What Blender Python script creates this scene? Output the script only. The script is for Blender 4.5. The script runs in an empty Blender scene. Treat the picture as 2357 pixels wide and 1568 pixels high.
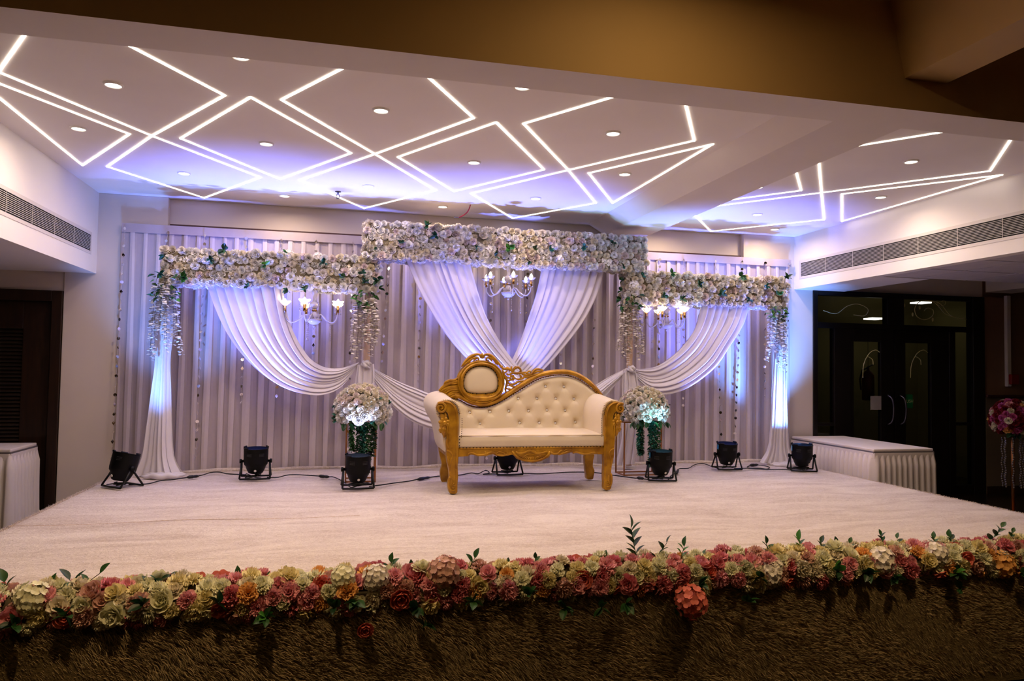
import bpy, math, random
import numpy as np
from mathutils import Vector, Matrix, Euler
random.seed(7); rng = np.random.default_rng(7)
SC = bpy.context.scene
COL = SC.collection
PI = math.pi
HS = 0.5                    # stage height above the hall floor
# ------------------------------------------------------------------ camera
W, H, F = 2357.0, 1568.0, 1670.256
CAM = np.array([0.0, 0.0, 1.6])
def _rot(yaw, pitch, roll):
    cy, sy, cp, sp, cr, sr = math.cos(yaw), math.sin(yaw), math.cos(pitch), math.sin(pitch), math.cos(roll), math.sin(roll)
    f = np.array([sy*cp, cy*cp, sp]); r = np.array([cy, -sy, 0.0]); u = np.cross(r, f)
    return np.array([cr*r+sr*u, -(-sr*r+cr*u), f])
R = _rot(0.23024439, 0.03791726, 0.01535646)
cam = bpy.data.cameras.new('camera'); camo = bpy.data.objects.new('camera', cam); COL.objects.link(camo)
cam.sensor_width = 36.0; cam.lens = F*36.0/W; cam.clip_end = 100; cam.clip_start = 0.05
M4 = Matrix(((R[0][0], -R[1][0], -R[2][0], CAM[0]), (R[0][1], -R[1][1], -R[2][1], CAM[1]), (R[0][2], -R[1][2], -R[2][2], CAM[2]), (0, 0, 0, 1)))
camo.matrix_world = M4
SC.camera = camo
# ------------------------------------------------------------------ world, exposure
SC.view_settings.view_transform = 'Standard'; SC.view_settings.look = 'None'
SC.view_settings.gamma = 1.0; SC.view_settings.use_curve_mapping = False
SC.view_settings.exposure = 0.0
wd = bpy.data.worlds.new('world'); SC.world = wd; wd.use_nodes = True
wd.node_tree.nodes['Background'].inputs[0].default_value = (0.30, 0.20, 0.10, 1)
wd.node_tree.nodes['Background'].inputs[1].default_value = 0.02
SC.cycles.use_light_tree = True
SC.cycles.max_bounces = 7; SC.cycles.diffuse_bounces = 3; SC.cycles.glossy_bounces = 3
SC.cycles.transmission_bounces = 6; SC.cycles.transparent_max_bounces = 10
SC.cycles.caustics_reflective = False; SC.cycles.caustics_refractive = False
SC.cycles.sample_clamp_indirect = 4.0
SC.cycles.use_denoising = True
SC.cycles.use_adaptive_sampling = True; SC.cycles.adaptive_threshold = 0.02
STRIP_E, DIFF_E, DOWN_W, HALL_W, BULB_E = 4.5, 8.0, 8.8, 14.0, 80.0
PARCOL = {'violet': (0.15, 0.20, 1.0), 'cyan': (0.13, 0.32, 1.0), 'white': (0.50, 0.60, 1.0), 'teal': (0.25, 0.70, 1.0)}
WARM = (1.0, 0.76, 0.57)
# ------------------------------------------------------------------ pixel -> world helpers
def _ray(x, y): return R.T @ np.array([(x-W/2)/F, (y-H/2)/F, 1.0])
def pz(x, y, z):  d = _ray(x, y); return Vector(CAM + d*(z-CAM[2])/d[2])
def py(x, y, Y):  d = _ray(x, y); return Vector(CAM + d*(Y-CAM[1])/d[1])
def px(x, y, X):  d = _ray(x, y); return Vector(CAM + d*(X-CAM[0])/d[0])
# ------------------------------------------------------------------ materials
def srgb(c):
    if isinstance(c, str): c = [int(c[i:i+2], 16)/255 for i in (0, 2, 4)]
    return tuple(((x/12.92) if x <= 0.04045 else ((x+0.055)/1.055)**2.4) for x in c)
MATS = {}
def mat(name, col, rough=0.6, metal=0.0, noise=0.0, nscale=20.0, bump=0.0, bscale=60.0, bdist=0.002, emit=None, estr=0.0, transl=0.0, trans=0.0, ior=1.45, sheen=0.0, col2=None, coords='Object', stretch=(1, 1, 1), spec=0.5, coat=0.0, detail=3.0):
    m = bpy.data.materials.new(name); m.use_nodes = True; MATS[name] = m
    nt = m.node_tree; N = nt.nodes; L = nt.links; b = N['Principled BSDF']; out = N['Material Output']
    c = srgb(col)
    b.inputs['Base Color'].default_value = (*c, 1); b.inputs['Roughness'].default_value = rough
    b.inputs['Metallic'].default_value = metal; b.inputs['Specular IOR Level'].default_value = spec
    b.inputs['IOR'].default_value = ior
    b.inputs['Transmission Weight'].default_value = trans; b.inputs['Sheen Weight'].default_value = sheen
    b.inputs['Coat Weight'].default_value = coat
    if emit: b.inputs['Emission Color'].default_value = (*emit, 1); b.inputs['Emission Strength'].default_value = estr
    vec = None
    if noise or bump:
        tc = N.new('ShaderNodeTexCoord'); mp = N.new('ShaderNodeMapping'); mp.inputs['Scale'].default_value = stretch
        L.new(tc.outputs[coords], mp.inputs[0]); vec = mp.outputs[0]
    if noise:
        t = N.new('ShaderNodeTexNoise'); t.inputs['Scale'].default_value = nscale; t.inputs['Detail'].default_value = detail
        L.new(vec, t.inputs['Vector'])
        r = N.new('ShaderNodeMapRange'); r.inputs[1].default_value = 0.3; r.inputs[2].default_value = 0.7; L.new(t.outputs[0], r.inputs[0])
        mx = N.new('ShaderNodeMix'); mx.data_type = 'RGBA'
        c2 = srgb(col2) if col2 else tuple(x*(1-noise) for x in c)
        mx.inputs[6].default_value = (*c, 1); mx.inputs[7].default_value = (*c2, 1)
        L.new(r.outputs[0], mx.inputs[0]); L.new(mx.outputs[2], b.inputs['Base Color'])
    if bump:
        t2 = N.new('ShaderNodeTexNoise'); t2.inputs['Scale'].default_value = bscale; t2.inputs['Detail'].default_value = 4
        L.new(vec, t2.inputs['Vector'])
        bp = N.new('ShaderNodeBump'); bp.inputs['Strength'].default_value = bump; bp.inputs['Distance'].default_value = bdist
        L.new(t2.outputs[0], bp.inputs['Height']); L.new(bp.outputs[0], b.inputs['Normal'])
    if transl:
        tr = N.new('ShaderNodeBsdfTranslucent'); tr.inputs[0].default_value = (*c, 1)
        ms = N.new('ShaderNodeMixShader'); ms.inputs[0].default_value = transl
        L.new(b.outputs[0], ms.inputs[1]); L.new(tr.outputs[0], ms.inputs[2]); L.new(ms.outputs[0], out.inputs[0])
    return m
mat('ceiling_paint', 'f3edeb', 0.75, noise=0.04, nscale=2, bump=0.08, bscale=90)
mat('wall_paint', 'dccdc0', 0.7, noise=0.06, nscale=1.5, bump=0.12, bscale=50)
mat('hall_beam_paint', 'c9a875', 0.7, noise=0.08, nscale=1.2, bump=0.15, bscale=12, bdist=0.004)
mat('beam_paint', 'e3dad4', 0.7, noise=0.05, nscale=2, bump=0.25, bscale=6, bdist=0.006)
mat('brown_wall', '8a6a50', 0.6, noise=0.1, nscale=2)
mat('wainscot', '6c5c48', 0.6, noise=0.1, nscale=3)
mat('dark_wood', '2c1608', 0.45, noise=0.4, nscale=6, stretch=(6, 6, 0.6), col2='1a0c04', bump=0.1, bscale=20)
mat('louver_wood', '24150a', 0.5, noise=0.3, nscale=8)
mat('door_frame', '0c0606', 0.4, noise=0.3, nscale=4)
mat('floor_dark', '241810', 0.25, noise=0.4, nscale=3)
mat('rail_wood', '4a2418', 0.5, noise=0.3, nscale=10)
mat('vent_white', 'dcd4d0', 0.5)
mat('vent_dark', '050403', 0.9)
mat('tile_grey', 'd2caca', 0.8, noise=0.08, nscale=8, bump=0.2, bscale=120)
mat('olive_wall', '8e8350', 0.8, noise=0.1, nscale=2)
mat('etched', 'd8d098', 0.6)
mat('glass', 'ffffff', 0.02, trans=1.0, ior=1.3)
mat('paper', '938a82', 0.8)
mat('green_sign', '0a6a3c', 0.5)
mat('sign_text', 'b8c890', 0.5)
mat('steel', '5e5a66', 0.4, metal=1.0)
mat('strip_light', 'ffffff', emit=(1.0, 0.88, 0.72), estr=STRIP_E)
mat('lobby_light', 'ffffff', emit=(1.0, 0.95, 0.8), estr=3.0)
mat('diffuser', 'ffffff', emit=(1.0, 0.90, 0.80), estr=DIFF_E)
mat('trim_white', 'f0ece8', 0.4)
mat('fur_carpet', 'decdc0', 0.9, noise=0.10, nscale=3.5, stretch=(0.6, 2.2, 2), bump=0.7, bscale=45, bdist=0.010, detail=8)
mat('fur_blade', 'e4d4c8', 0.9, transl=0.4)
mat('shaded_fascia_fur', '74623f', 0.95, noise=0.5, nscale=30, stretch=(1, 1, 2.0), bump=0.6, bscale=80, bdist=0.006)  # same cream fur as the carpet, darkened for the dim hall light
mat('shaded_fascia_blade', 'a8926a', 0.7, noise=0.35, nscale=10)  # skirt blades, with the dim light also put into their colour
mat('sheer', 'c6b8bc', 0.75, transl=0.25, noise=0.05, nscale=30)
mat('sheer_double', 'dacdd2', 0.7, transl=0.2, noise=0.04, nscale=30)
mat('lining', '8c7e7c', 0.9)
mat('satin', 'f0eaf0', 0.45, transl=0.28, noise=0.03, nscale=12, sheen=0.15)
mat('pole_cloth', 'c9a98c', 0.8)
mat('mirror', 'f4f0f0', 0.06, metal=1.0)
mat('thread', 'c0b4b4', 0.6)
mat('gold_paint', 'c8941e', 0.36, metal=0.25, noise=0.28, nscale=11, bump=0.3, bscale=40, col2='8f5f0c')
mat('leatherette', 'dfcfb2', 0.42, noise=0.05, nscale=6, bump=0.12, bscale=180, coat=0.1)
mat('seam_cream', 'd8c098', 0.7)
mat('seam_tan', 'b08a64', 0.9)
mat('nail', '1c0e08', 0.35, metal=0.6)
mat('crystal', 'f8f8ff', 0.12, metal=0.15, coat=0.6)
mat('brass', 'b98c50', 0.25, metal=1.0)
mat('frame_gold', 'a0683a', 0.35, metal=0.8)
mat('black_plastic', '030303', 0.5, spec=0.2)
mat('black_metal', '070707', 0.45, spec=0.4)
mat('black_rubber', '080808', 0.55)
mat('vent_slot', '3a3a3e', 0.5)
mat('blue_sticker', '2a8ac0', 0.5)
mat('white_dot', 'e8e4dc', 0.6)
mat('crystal_glass', 'fdf6ff', 0.06, trans=0.6, ior=1.45)
mat('bulb', 'ffffff', emit=(1.0, 0.80, 0.55), estr=BULB_E)
mat('bulb_dim', 'ffffff', emit=(1.0, 0.86, 0.62), estr=BULB_E*0.35)
mat('red_wire', 'a01828', 0.4)
mat('red_metal', '8a1010', 0.4)
mat('linen', 'e2d6d0', 0.8, transl=0.1, noise=0.04, nscale=10)
mat('table_edge', '5a5252', 0.7)
mat('foam', '6a6048', 0.9)
mat('lotus_glass', 'fff4ea', 0.15, trans=0.35, transl=0.35, ior=1.3)
mat('dull_crystal', '6a605c', 0.3, metal=0.3)
for n, c in dict(white='f6f3f0', cream='efe4ca', blush='ecdcd6', ivory='f0e8dc', pink='eaa0a8', deep_pink='dc808a', coral='e07868', yellow='eee0a8', pale='efecca', orange='f0b468', dusty='d8aa9c', red='7a0c18', magenta='c85890').items():
    mat('petal_'+n, c, 0.6, transl=0.18, noise=0.15, nscale=25)
for n, c in dict(green='2f5a2c', dark_green='1c3c22', teal='2c6a5a', bright_green='4a8a34').items():
    mat('leaf_'+n, c, 0.45, transl=0.15, noise=0.25, nscale=20)
mat('stem', '4a3a2a', 0.6)
def fur_material(m):
    nt = m.node_tree; N = nt.nodes; L = nt.links; b = N['Principled BSDF']
    for l in list(b.inputs['Base Color'].links)+list(b.inputs['Normal'].links): L.remove(l)
    tc = N.new('ShaderNodeTexCoord')
    def noise(scale, stretch, detail=4.0, dist=0.0):
        mp = N.new('ShaderNodeMapping'); mp.inputs['Scale'].default_value = stretch; L.new(tc.outputs['Object'], mp.inputs[0])
        t = N.new('ShaderNodeTexNoise'); t.inputs['Scale'].default_value = scale; t.inputs['Detail'].default_value = detail; t.inputs['Distortion'].default_value = dist
        L.new(mp.outputs[0], t.inputs['Vector']); return t.outputs[0]
    a = noise(2.2, (0.5, 2.0, 1), 6, 1.2); c = noise(26, (1, 1.8, 1), 6, 1.5); d = noise(110, (1.6, 0.8, 1), 3, 2.0)
    def madd(x, k, y):
        q = N.new('ShaderNodeMath'); q.operation = 'MULTIPLY_ADD'; L.new(x, q.inputs[0]); q.inputs[1].default_value = k
        if hasattr(y, 'links') or not isinstance(y, float): L.new(y, q.inputs[2])
        else: q.inputs[2].default_value = y
        return q.outputs[0]
    s = madd(a, 0.40, madd(c, 0.35, madd(d, 0.35, 0.0)))
    r = N.new('ShaderNodeValToRGB'); r.color_ramp.elements[0].position = 0.40; r.color_ramp.elements[1].position = 0.64
    r.color_ramp.elements[0].color = (*srgb('c6b2a4'), 1); r.color_ramp.elements[1].color = (*srgb('efe2d8'), 1)
    L.new(s, r.inputs[0]); L.new(r.outputs[0], b.inputs['Base Color'])
    h = madd(a, 1.2, madd(c, 0.7, madd(d, 0.25, 0.0)))
    bp = N.new('ShaderNodeBump'); bp.inputs['Strength'].default_value = 1.0; bp.inputs['Distance'].default_value = 0.022
    L.new(h, bp.inputs['Height']); L.new(bp.outputs[0], b.inputs['Normal'])
fur_material(MATS['fur_carpet'])
# ------------------------------------------------------------------ object helpers
WLOC = {}
class MB:
    def __init__(s): s.v = []; s.f = []; s.m = []
    def add(s, v, f, mi=0):
        o = len(s.v); s.v.extend([tuple(a) for a in v]); s.f.extend([tuple(i+o for i in q) for q in f]); s.m.extend([mi]*len(f)); return s
    def box(s, a, b, mi=0):
        x0, y0, z0 = a; x1, y1, z1 = b
        v = [(x0,y0,z0),(x1,y0,z0),(x1,y1,z0),(x0,y1,z0),(x0,y0,z1),(x1,y0,z1),(x1,y1,z1),(x0,y1,z1)]
        return s.add(v, [(0,3,2,1),(4,5,6,7),(0,1,5,4),(1,2,6,5),(2,3,7,6),(3,0,4,7)], mi)
    def grid(s, fn, nu, nv, mi=0, closeu=False, mfn=None):
        v = [fn(i/(nu if closeu else nu), j/nv) for j in range(nv+1) for i in range(nu+(0 if closeu else 1))]
        w = nu if closeu else nu+1; o = len(s.v); s.v.extend([tuple(a) for a in v])
        for j in range(nv):
            for i in range(nu):
                i2 = (i+1) % w
                s.f.append((o+j*w+i, o+j*w+i2, o+(j+1)*w+i2, o+(j+1)*w+i)); s.m.append(mfn(i, j) if mfn else mi)
        return s
    def tube(s, pts, rad, n=6, mi=0, caps=True, flat=None, closed=False):
        pts = [Vector(p) for p in pts]; k = len(pts)
        if not hasattr(rad, '__len__'): rad = [rad]*k
        rings = []; prev = None
        for i, p in enumerate(pts):
            if closed: t = pts[(i+1) % k]-pts[i-1]
            else: t = pts[min(i+1, k-1)]-pts[max(i-1, 0)]
            if t.length < 1e-9: t = Vector((0, 0, 1))
            t.normalize()
            if prev is None:
                a = Vector((0, 1, 0)) if abs(t.y) < 0.9 else Vector((1, 0, 0))
                u = t.cross(a).normalized()
            else:
                u = prev - t*prev.dot(t)
                u = u.normalized() if u.length > 1e-6 else t.orthogonal().normalized()
            prev = u; w = t.cross(u)
            ring = []
            for j in range(n):
                a = 2*PI*j/n; d = (u*math.cos(a)+w*math.sin(a))*rad[i]
                if flat: d.y *= flat
                ring.append(p+d)
            rings.append(ring)
        o = len(s.v)
        for r_ in rings: s.v.extend([tuple(q) for q in r_])
        for i in range(k if closed else k-1):
            i2 = (i+1) % k
            for j in range(n):
                s.f.append((o+i*n+j, o+i*n+(j+1) % n, o+i2*n+(j+1) % n, o+i2*n+j)); s.m.append(mi)
        if caps and not closed:
            s.f.append(tuple(o+j for j in range(n))[::-1]); s.m.append(mi)
            s.f.append(tuple(o+(k-1)*n+j for j in range(n))); s.m.append(mi)
        return s
    def lathe(s, prof, n=16, c=(0, 0, 0), mi=0):
        cx, cy, cz = c; k = len(prof); o = len(s.v)
        for r_, z in prof:
            for j in range(n): a = 2*PI*j/n; s.v.append((cx+r_*math.cos(a), cy+r_*math.sin(a), cz+z))
        for i in range(k-1):
            for j in range(n): s.f.append((o+i*n+j, o+i*n+(j+1) % n, o+(i+1)*n+(j+1) % n, o+(i+1)*n+j)); s.m.append(mi)
        return s
    def ball(s, c, r, n=8, sc=(1, 1, 1), mi=0):
        k = max(3, n//2); p = [(max(1e-4, math.sin(PI*i/k)), -math.cos(PI*i/k)) for i in range(k+1)]; o = len(s.v)
        for rr, z in p:
            for j in range(n): a = 2*PI*j/n; s.v.append((c[0]+r*rr*math.cos(a)*sc[0], c[1]+r*rr*math.sin(a)*sc[1], c[2]+r*z*sc[2]))
        for i in range(k):
            for j in range(n): s.f.append((o+i*n+j, o+i*n+(j+1) % n, o+(i+1)*n+(j+1) % n, o+(i+1)*n+j)); s.m.append(mi)
        return s
    def prism(s, poly, y0, y1, mi=0):
        """polygon in XZ (list of (x,z)) extruded along Y"""
        n = len(poly); o = len(s.v)
        s.v.extend([(x, y0, z) for x, z in poly]); s.v.extend([(x, y1, z) for x, z in poly])
        s.f.append(tuple(o+i for i in range(n))); s.f.append(tuple(o+n+i for i in range(n))[::-1]); s.m += [mi, mi]
        for i in range(n): s.f.append((o+i, o+n+i, o+n+(i+1) % n, o+(i+1) % n)); s.m.append(mi)
        return s
    def mesh(s, name, mats, smooth=False, off=(0, 0, 0)):
        me = bpy.data.meshes.new(name)
        v = np.array(s.v, dtype=float).reshape(-1, 3) - np.array(off)
        me.from_pydata(v.tolist(), [], s.f)
        for m in (mats if isinstance(mats, (list, tuple)) else [mats]): me.materials.append(MATS[m] if isinstance(m, str) else m)
        if len(me.materials) > 1: me.polygons.foreach_set('material_index', s.m)
        if smooth: me.polygons.foreach_set('use_smooth', [True]*len(me.polygons))
        me.update(); return me
    def build(s, name, mats, parent=None, smooth=False, local=False, bevel=0, seg=2, kind=None, weld=False):
        off = (0, 0, 0)
        if parent is not None and not local: off = wloc(parent)
        me = s.mesh(name, mats, smooth, off)
        o = bpy.data.objects.new(name, me); COL.objects.link(o)
        if parent is not None: o.parent = parent
        if kind: o['kind'] = kind
        if bevel:
            b = o.modifiers.new('bevel', 'BEVEL'); b.width = bevel; b.segments = seg; b.limit_method = 'ANGLE'; b.angle_limit = 0.6
        return o
def wloc(o):
    v = Vector((0, 0, 0))
    while o is not None: v += Vector(o.location); o = o.parent
    return tuple(v)
def tag(o, label=None, cat=None, group=None, kind=None):
    if label: o['label'] = label
    if cat: o['category'] = cat
    if group: o['group'] = group
    if kind: o['kind'] = kind
    return o
def empty(name, loc, label=None, cat=None, group=None, rz=0, kind=None):
    o = bpy.data.objects.new(name, None); COL.objects.link(o); o.location = loc; o.rotation_euler[2] = rz
    o.empty_display_size = 0.1
    return tag(o, label, cat, group, kind)
def inst(name, me, parent, loc, rot=None, sc=1.0, kind=None):
    o = bpy.data.objects.new(name, me); COL.objects.link(o); o.parent = parent
    if rot is not None: o.rotation_mode = 'QUATERNION'; o.rotation_quaternion = rot
    o.location = loc; o.scale = (sc, sc, sc) if not hasattr(sc, '__len__') else sc
    return o
def facing(n, spin=0.0):
    """quaternion turning +Z to n with a spin"""
    n = Vector(n).normalized()
    return n.to_track_quat('Z', 'Y') @ Euler((0, 0, spin)).to_quaternion()
def resample(pts, n):
    """smooth polyline through pts, n+1 points"""
    P = [np.array(p, float) for p in pts]; P = [2*P[0]-P[1]]+P+[2*P[-1]-P[-2]]; out = []
    for i in range(1, len(P)-2):
        for k in range(12):
            t = k/12; a, b, c, d = P[i-1], P[i], P[i+1], P[i+2]
            out.append(0.5*((2*b)+(-a+c)*t+(2*a-5*b+4*c-d)*t*t+(-a+3*b-3*c+d)*t**3))
    out.append(P[-2]); out = np.array(out)
    d = np.concatenate([[0], np.cumsum(np.linalg.norm(np.diff(out, axis=0), axis=1))])
    s = np.linspace(0, d[-1], n+1)
    return np.stack([np.interp(s, d, out[:, k]) for k in range(out.shape[1])], axis=1)
def light(name, kind, loc, energy, color=(1, 1, 1), size=0.05, spot=1.0, blend=0.5, direction=None, parent=None):
    l = bpy.data.lights.new(name, kind); l.energy = energy; l.color = color
    if kind == 'SPOT': l.spot_size = spot; l.spot_blend = blend; l.shadow_soft_size = size
    elif kind == 'AREA': l.shape = 'DISK'; l.size = size; l.spread = spot
    else: l.shadow_soft_size = size
    o = bpy.data.objects.new(name, l); COL.objects.link(o)
    if direction is not None: o.rotation_mode = 'QUATERNION'; o.rotation_quaternion = Vector(direction).to_track_quat('-Z', 'Y')
    o.location = loc
    if parent is not None: o.parent = parent; o.location = Vector(loc)-Vector(wloc(parent))
    return o
def struct(name, mb, m, smooth=False, bevel=0, parent=None):
    o = mb.build(name, m, parent, smooth=smooth, bevel=bevel)
    if parent is None: o['kind'] = 'structure'
    return o
def sempty(name, loc=(0, 0, 0)):
    return empty(name, loc, kind='structure')
# ================================================================== SETTING
YB, ZC, BB = 8.16, HS+2.83, HS+2.71      # back wall, stage ceiling, beam bottoms
XL, XR = -2.46, 5.60                     # bulkhead faces
ZSL, ZSR = HS+2.0, HS+2.155              # bulkhead undersides
struct('floor', MB().box((-9, 3.72, -0.4), (12, 12, 0)), 'floor_dark')
struct('floor_hall', MB().box((-9, -6, -0.35), (12, 3.72, -0.25)), 'floor_dark')
# ceiling over the stage
struct('ceiling', MB().box((XL-0.1, 4.0, ZC), (XR+0.1, YB+0.12, ZC+0.1)), 'ceiling_paint')
struct('ceiling_hall', MB().box((-9, -6, HS+3.45), (12, 3.72, HS+3.55)), 'hall_beam_paint')
# back wall: recessed middle, piers left and right
wb = struct('wall_back', MB().box((-2.75, YB+0.08, 0), (5.87, YB+0.18, ZC)).box((-2.75, YB, 0), (-1.80, YB+0.08, ZC)).box((4.88, YB, 0), (5.87, YB+0.08, ZC)), 'wall_paint', bevel=0.004)
struct('trim_1', MB().box((-1.79, YB+0.05, HS+2.50), (4.87, YB+0.079, HS+2.56)), 'rail_wood')
# door wall left
struct('wall_left', MB().box((-6, YB+0.02, HS+1.81), (-2.75, YB+0.12, ZSL+0.3)).box((-4.05, YB+0.02, 0), (-3.9, YB+0.12, HS+1.81)), 'wall_paint')
d1 = sempty('door_1', (-3.3, YB, 0))
struct('door_frame', MB().box((-3.9, YB-0.02, 0), (-3.78, YB+0.1, HS+1.81)).box((-2.85, YB-0.02, 0), (-2.755, YB+0.1, HS+1.81)).box((-3.78, YB-0.02, HS+1.70), (-2.85, YB+0.1, HS+1.81)), 'dark_wood', parent=d1, bevel=0.005)
struct('door_leaf', MB().box((-3.78, YB+0.05, 0), (-3.66, YB+0.09, HS+1.70)).box((-3.12, YB+0.05, 0), (-2.85, YB+0.09, HS+1.70)).box((-3.66, YB+0.05, HS+1.42), (-3.12, YB+0.09, HS+1.70)).box((-3.66, YB+0.05, 0), (-3.12, YB+0.09, 0.2)), 'dark_wood', parent=d1, bevel=0.004)
nz = 46
for i in range(nz):
    z = 0.2+(HS+1.42-0.2)*(i+0.5)/nz
    m_ = MB().add([(-3.66, YB+0.055, z-0.018), (-3.12, YB+0.055, z-0.018), (-3.12, YB+0.085, z+0.018), (-3.66, YB+0.085, z+0.018), (-3.66, YB+0.062, z-0.018), (-3.12, YB+0.062, z-0.018), (-3.12, YB+0.092, z+0.018), (-3.66, YB+0.092, z+0.018)], [(0,1,2,3),(4,7,6,5),(0,4,5,1),(3,2,6,7)])
    m_.build('louver_slat', 'louver_wood', d1)
# bulkheads with their undersides
def bulkhead(name, xf, xo, z0, ymin):
    s = 1 if xo > xf else -1
    return struct(name, MB().box((min(xf, xf+s*0.12), ymin, z0), (max(xf, xf+s*0.12), YB, ZC)), 'ceiling_paint')
bulkhead('wall_left_upper', XL, -6, ZSL, 3.9)
bulkhead('wall_right_upper', XR, 9, ZSR, 3.9)
struct('ceiling_left_soffit', MB().box((-6, 3.9, ZSL+0.001), (XL-0.12, YB, ZSL+0.08)), 'ceiling_paint')
# right: plaster part near the back wall, tile ceiling nearer, raised part over the doors
struct('ceiling_right_soffit', MB().box((XR+0.12, 6.75, ZSR+0.001), (6.33, YB, ZSR+0.6)), 'ceiling_paint')
struct('ceiling_right_raised', MB().box((6.33, 6.75, ZSR+0.5), (11, YB, ZSR+0.6)).box((6.33, 6.73, ZSR+0.03), (11, 6.75, ZSR+0.6)), 'ceiling_paint')
tc_ = sempty('ceiling_right_tiles', (7, 5, ZSR))
struct('tile_grid', MB().box((XR+0.12, 3.9, ZSR+0.03), (11, 6.74, ZSR+0.05)), 'vent_dark', parent=tc_)
ts = 0.635
for i in range(6):
    for j in range(5):
        x = XR+0.12 + (0.44 if i else 0) + max(0, i-1)*ts if i else XR+0.12
        w = 0.44 if i == 0 else ts
        y1 = 6.74-j*ts
        if y1-ts < 3.8: continue
        MB().box((x+0.012, y1-ts+0.012, ZSR+0.004), (x+w-0.012, y1-0.012, ZSR+0.03)).build('ceiling_tile', 'tile_grey', tc_)
# door wall right
struct('wall_door_head', MB().box((5.87, YB+0.05, HS+2.175), (8.56, YB+0.15, ZC)), 'wall_paint')
struct('wall_right', MB().box((8.56, YB+0.05, HS+2.175), (12, YB+0.15, ZC)).box((8.52, YB, 0.0), (12, YB+0.15, HS+2.175)), 'brown_wall')
struct('wall_right_wainscot', MB().box((8.53, YB-0.02, 0.0), (12, YB, HS+0.80)), 'wainscot')
struct('trim_2', MB().box((8.53, YB-0.05, HS+0.80), (12, YB, HS+0.835)), 'rail_wood', bevel=0.006)
struct('baseboard_right', MB().box((8.53, YB-0.035, 0.0), (12, YB-0.02, 0.1)), 'dark_wood')
struct('trim_3', MB().box((8.86, YB-0.05, HS+0.95), (8.93, YB, HS+2.2)), 'beam_paint', bevel=0.01)
struct('ceiling_beam_right', MB().box((8.56, 3.9, HS+2.235), (9.0, YB, HS+2.42)), 'beam_paint')
ab = MB().box((8.88, YB-0.09, HS+0.98), (9.02, YB, HS+1.12)).build('fire_alarm_box', 'red_metal', None, bevel=0.01)
tag(ab, 'small red box on brown wall above the red and pink bouquet', 'alarm box')
# glazed double doors
d2 = sempty('door_2', (7.2, YB, 0))
DT = HS+2.165
fr = MB()
for x0, x1 in ((5.87, 5.93), (8.33, 8.52)): fr.box((x0, YB-0.02, 0), (x1, YB+0.1, DT))
for x0, x1 in ((6.18, 6.42), (7.95, 8.05)): fr.box((x0, YB-0.01, 0), (x1, YB+0.09, HS+1.72))
fr.box((5.93, YB-0.01, HS+2.10), (8.33, YB+0.09, DT)).box((5.93, YB-0.015, HS+1.68), (8.33, YB+0.09, HS+1.75)).box((6.98, YB-0.01, HS+1.75), (7.24, YB+0.09, HS+2.10))
fr.box((5.93, YB-0.01, 0), (6.18, YB+0.09, 0.12)).box((8.05, YB-0.01, 0), (8.33, YB+0.09, 0.12)).box((5.93, YB-0.01, HS+0.42), (6.18, YB+0.08, HS+0.46)).box((8.05, YB-0.01, HS+0.42), (8.33, YB+0.08, HS+0.46))
struct('door_frame', fr, 'door_frame', parent=d2, bevel=0.004)
def pane(x0, x1, z0, z1, par, name='glass_pane'):
    return MB().box((x0, YB+0.03, z0), (x1, YB+0.036, z1)).build(name, 'glass', par)
for a in ((5.93, 6.98, HS+1.75, HS+2.10), (7.24, 8.33, HS+1.75, HS+2.10)): pane(*a, d2, 'transom_pane')
for a in ((5.93, 6.18, 0.12, HS+1.68), (8.05, 8.33, 0.12, HS+1.68)): pane(*a, d2, 'side_pane')
for k, (x0, x1, g0, g1) in enumerate(((6.42, 7.09, 6.475, 6.885), (7.10, 7.95, 7.265, 7.665))):
    lf = MB().box((x0, YB, 0.02), (g0, YB+0.06, HS+1.68)).box((g1, YB, 0.02), (x1, YB+0.06, HS+1.68)).box((g0, YB, HS+1.515), (g1, YB+0.06, HS+1.68)).box((g0, YB, 0.02), (g1, YB+0.06, 0.14)).build('door_leaf', 'door_frame', d2, bevel=0.004)
    pane(g0, g1, 0.14, HS+1.515, lf)
    hx = 6.985 if k == 0 else 7.175
    pts = resample([(hx-0.01, YB-0.01, HS+0.82), (hx+0.02, YB-0.06, HS+0.77), (hx+0.035, YB-0.07, HS+0.63), (hx+0.02, YB-0.06, HS+0.48), (hx-0.01, YB-0.01, HS+0.43)], 16)
    MB().tube(pts, 0.014, 8).build('pull_handle', 'steel', lf, smooth=True)
# etched swirls on the glass
def swirl(pts, r=0.006): return MB().tube([py(x, y, YB+0.025) for x, y in resample(pts, 40)], r, 4)
def spiral(cx, cz, r0, turns, y, n=26, a0=0.0, sgn=1, r1=0.1):
    return [Vector((cx+(r0*(1-(1-r1)*t/n))*math.cos(a0+sgn*turns*2*PI*t/n), y, cz+(r0*(1-(1-r1)*t/n))*math.sin(a0+sgn*turns*2*PI*t/n))) for t in range(n+1)]
sw = swirl([(2225, 735), (2190, 728), (2165, 700), (2145, 693), (2120, 693), (2106, 708), (2110, 728), (2128, 736), (2146, 728), (2148, 714), (2134, 709), (2127, 716)])
for p in ([(2140, 692), (2155, 700), (2175, 722), (2200, 732)], [(2157, 692), (2158, 700), (2165, 705), (2176, 700), (2174, 692), (2167, 694)], [(1895, 715), (1925, 722), (1950, 705), (1975, 700), (1998, 712), (1990, 727), (1965, 725)]):
    q = swirl(p, 0.004); sw.add(q.v, q.f)
for cx, cy in ((2117, 708), (2101, 724), (2081, 703), (2147, 736)):
    c = py(cx, cy, YB+0.025); sw.ball(c, 0.022, 8, (0.8, 0.15, 1.3))
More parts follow.
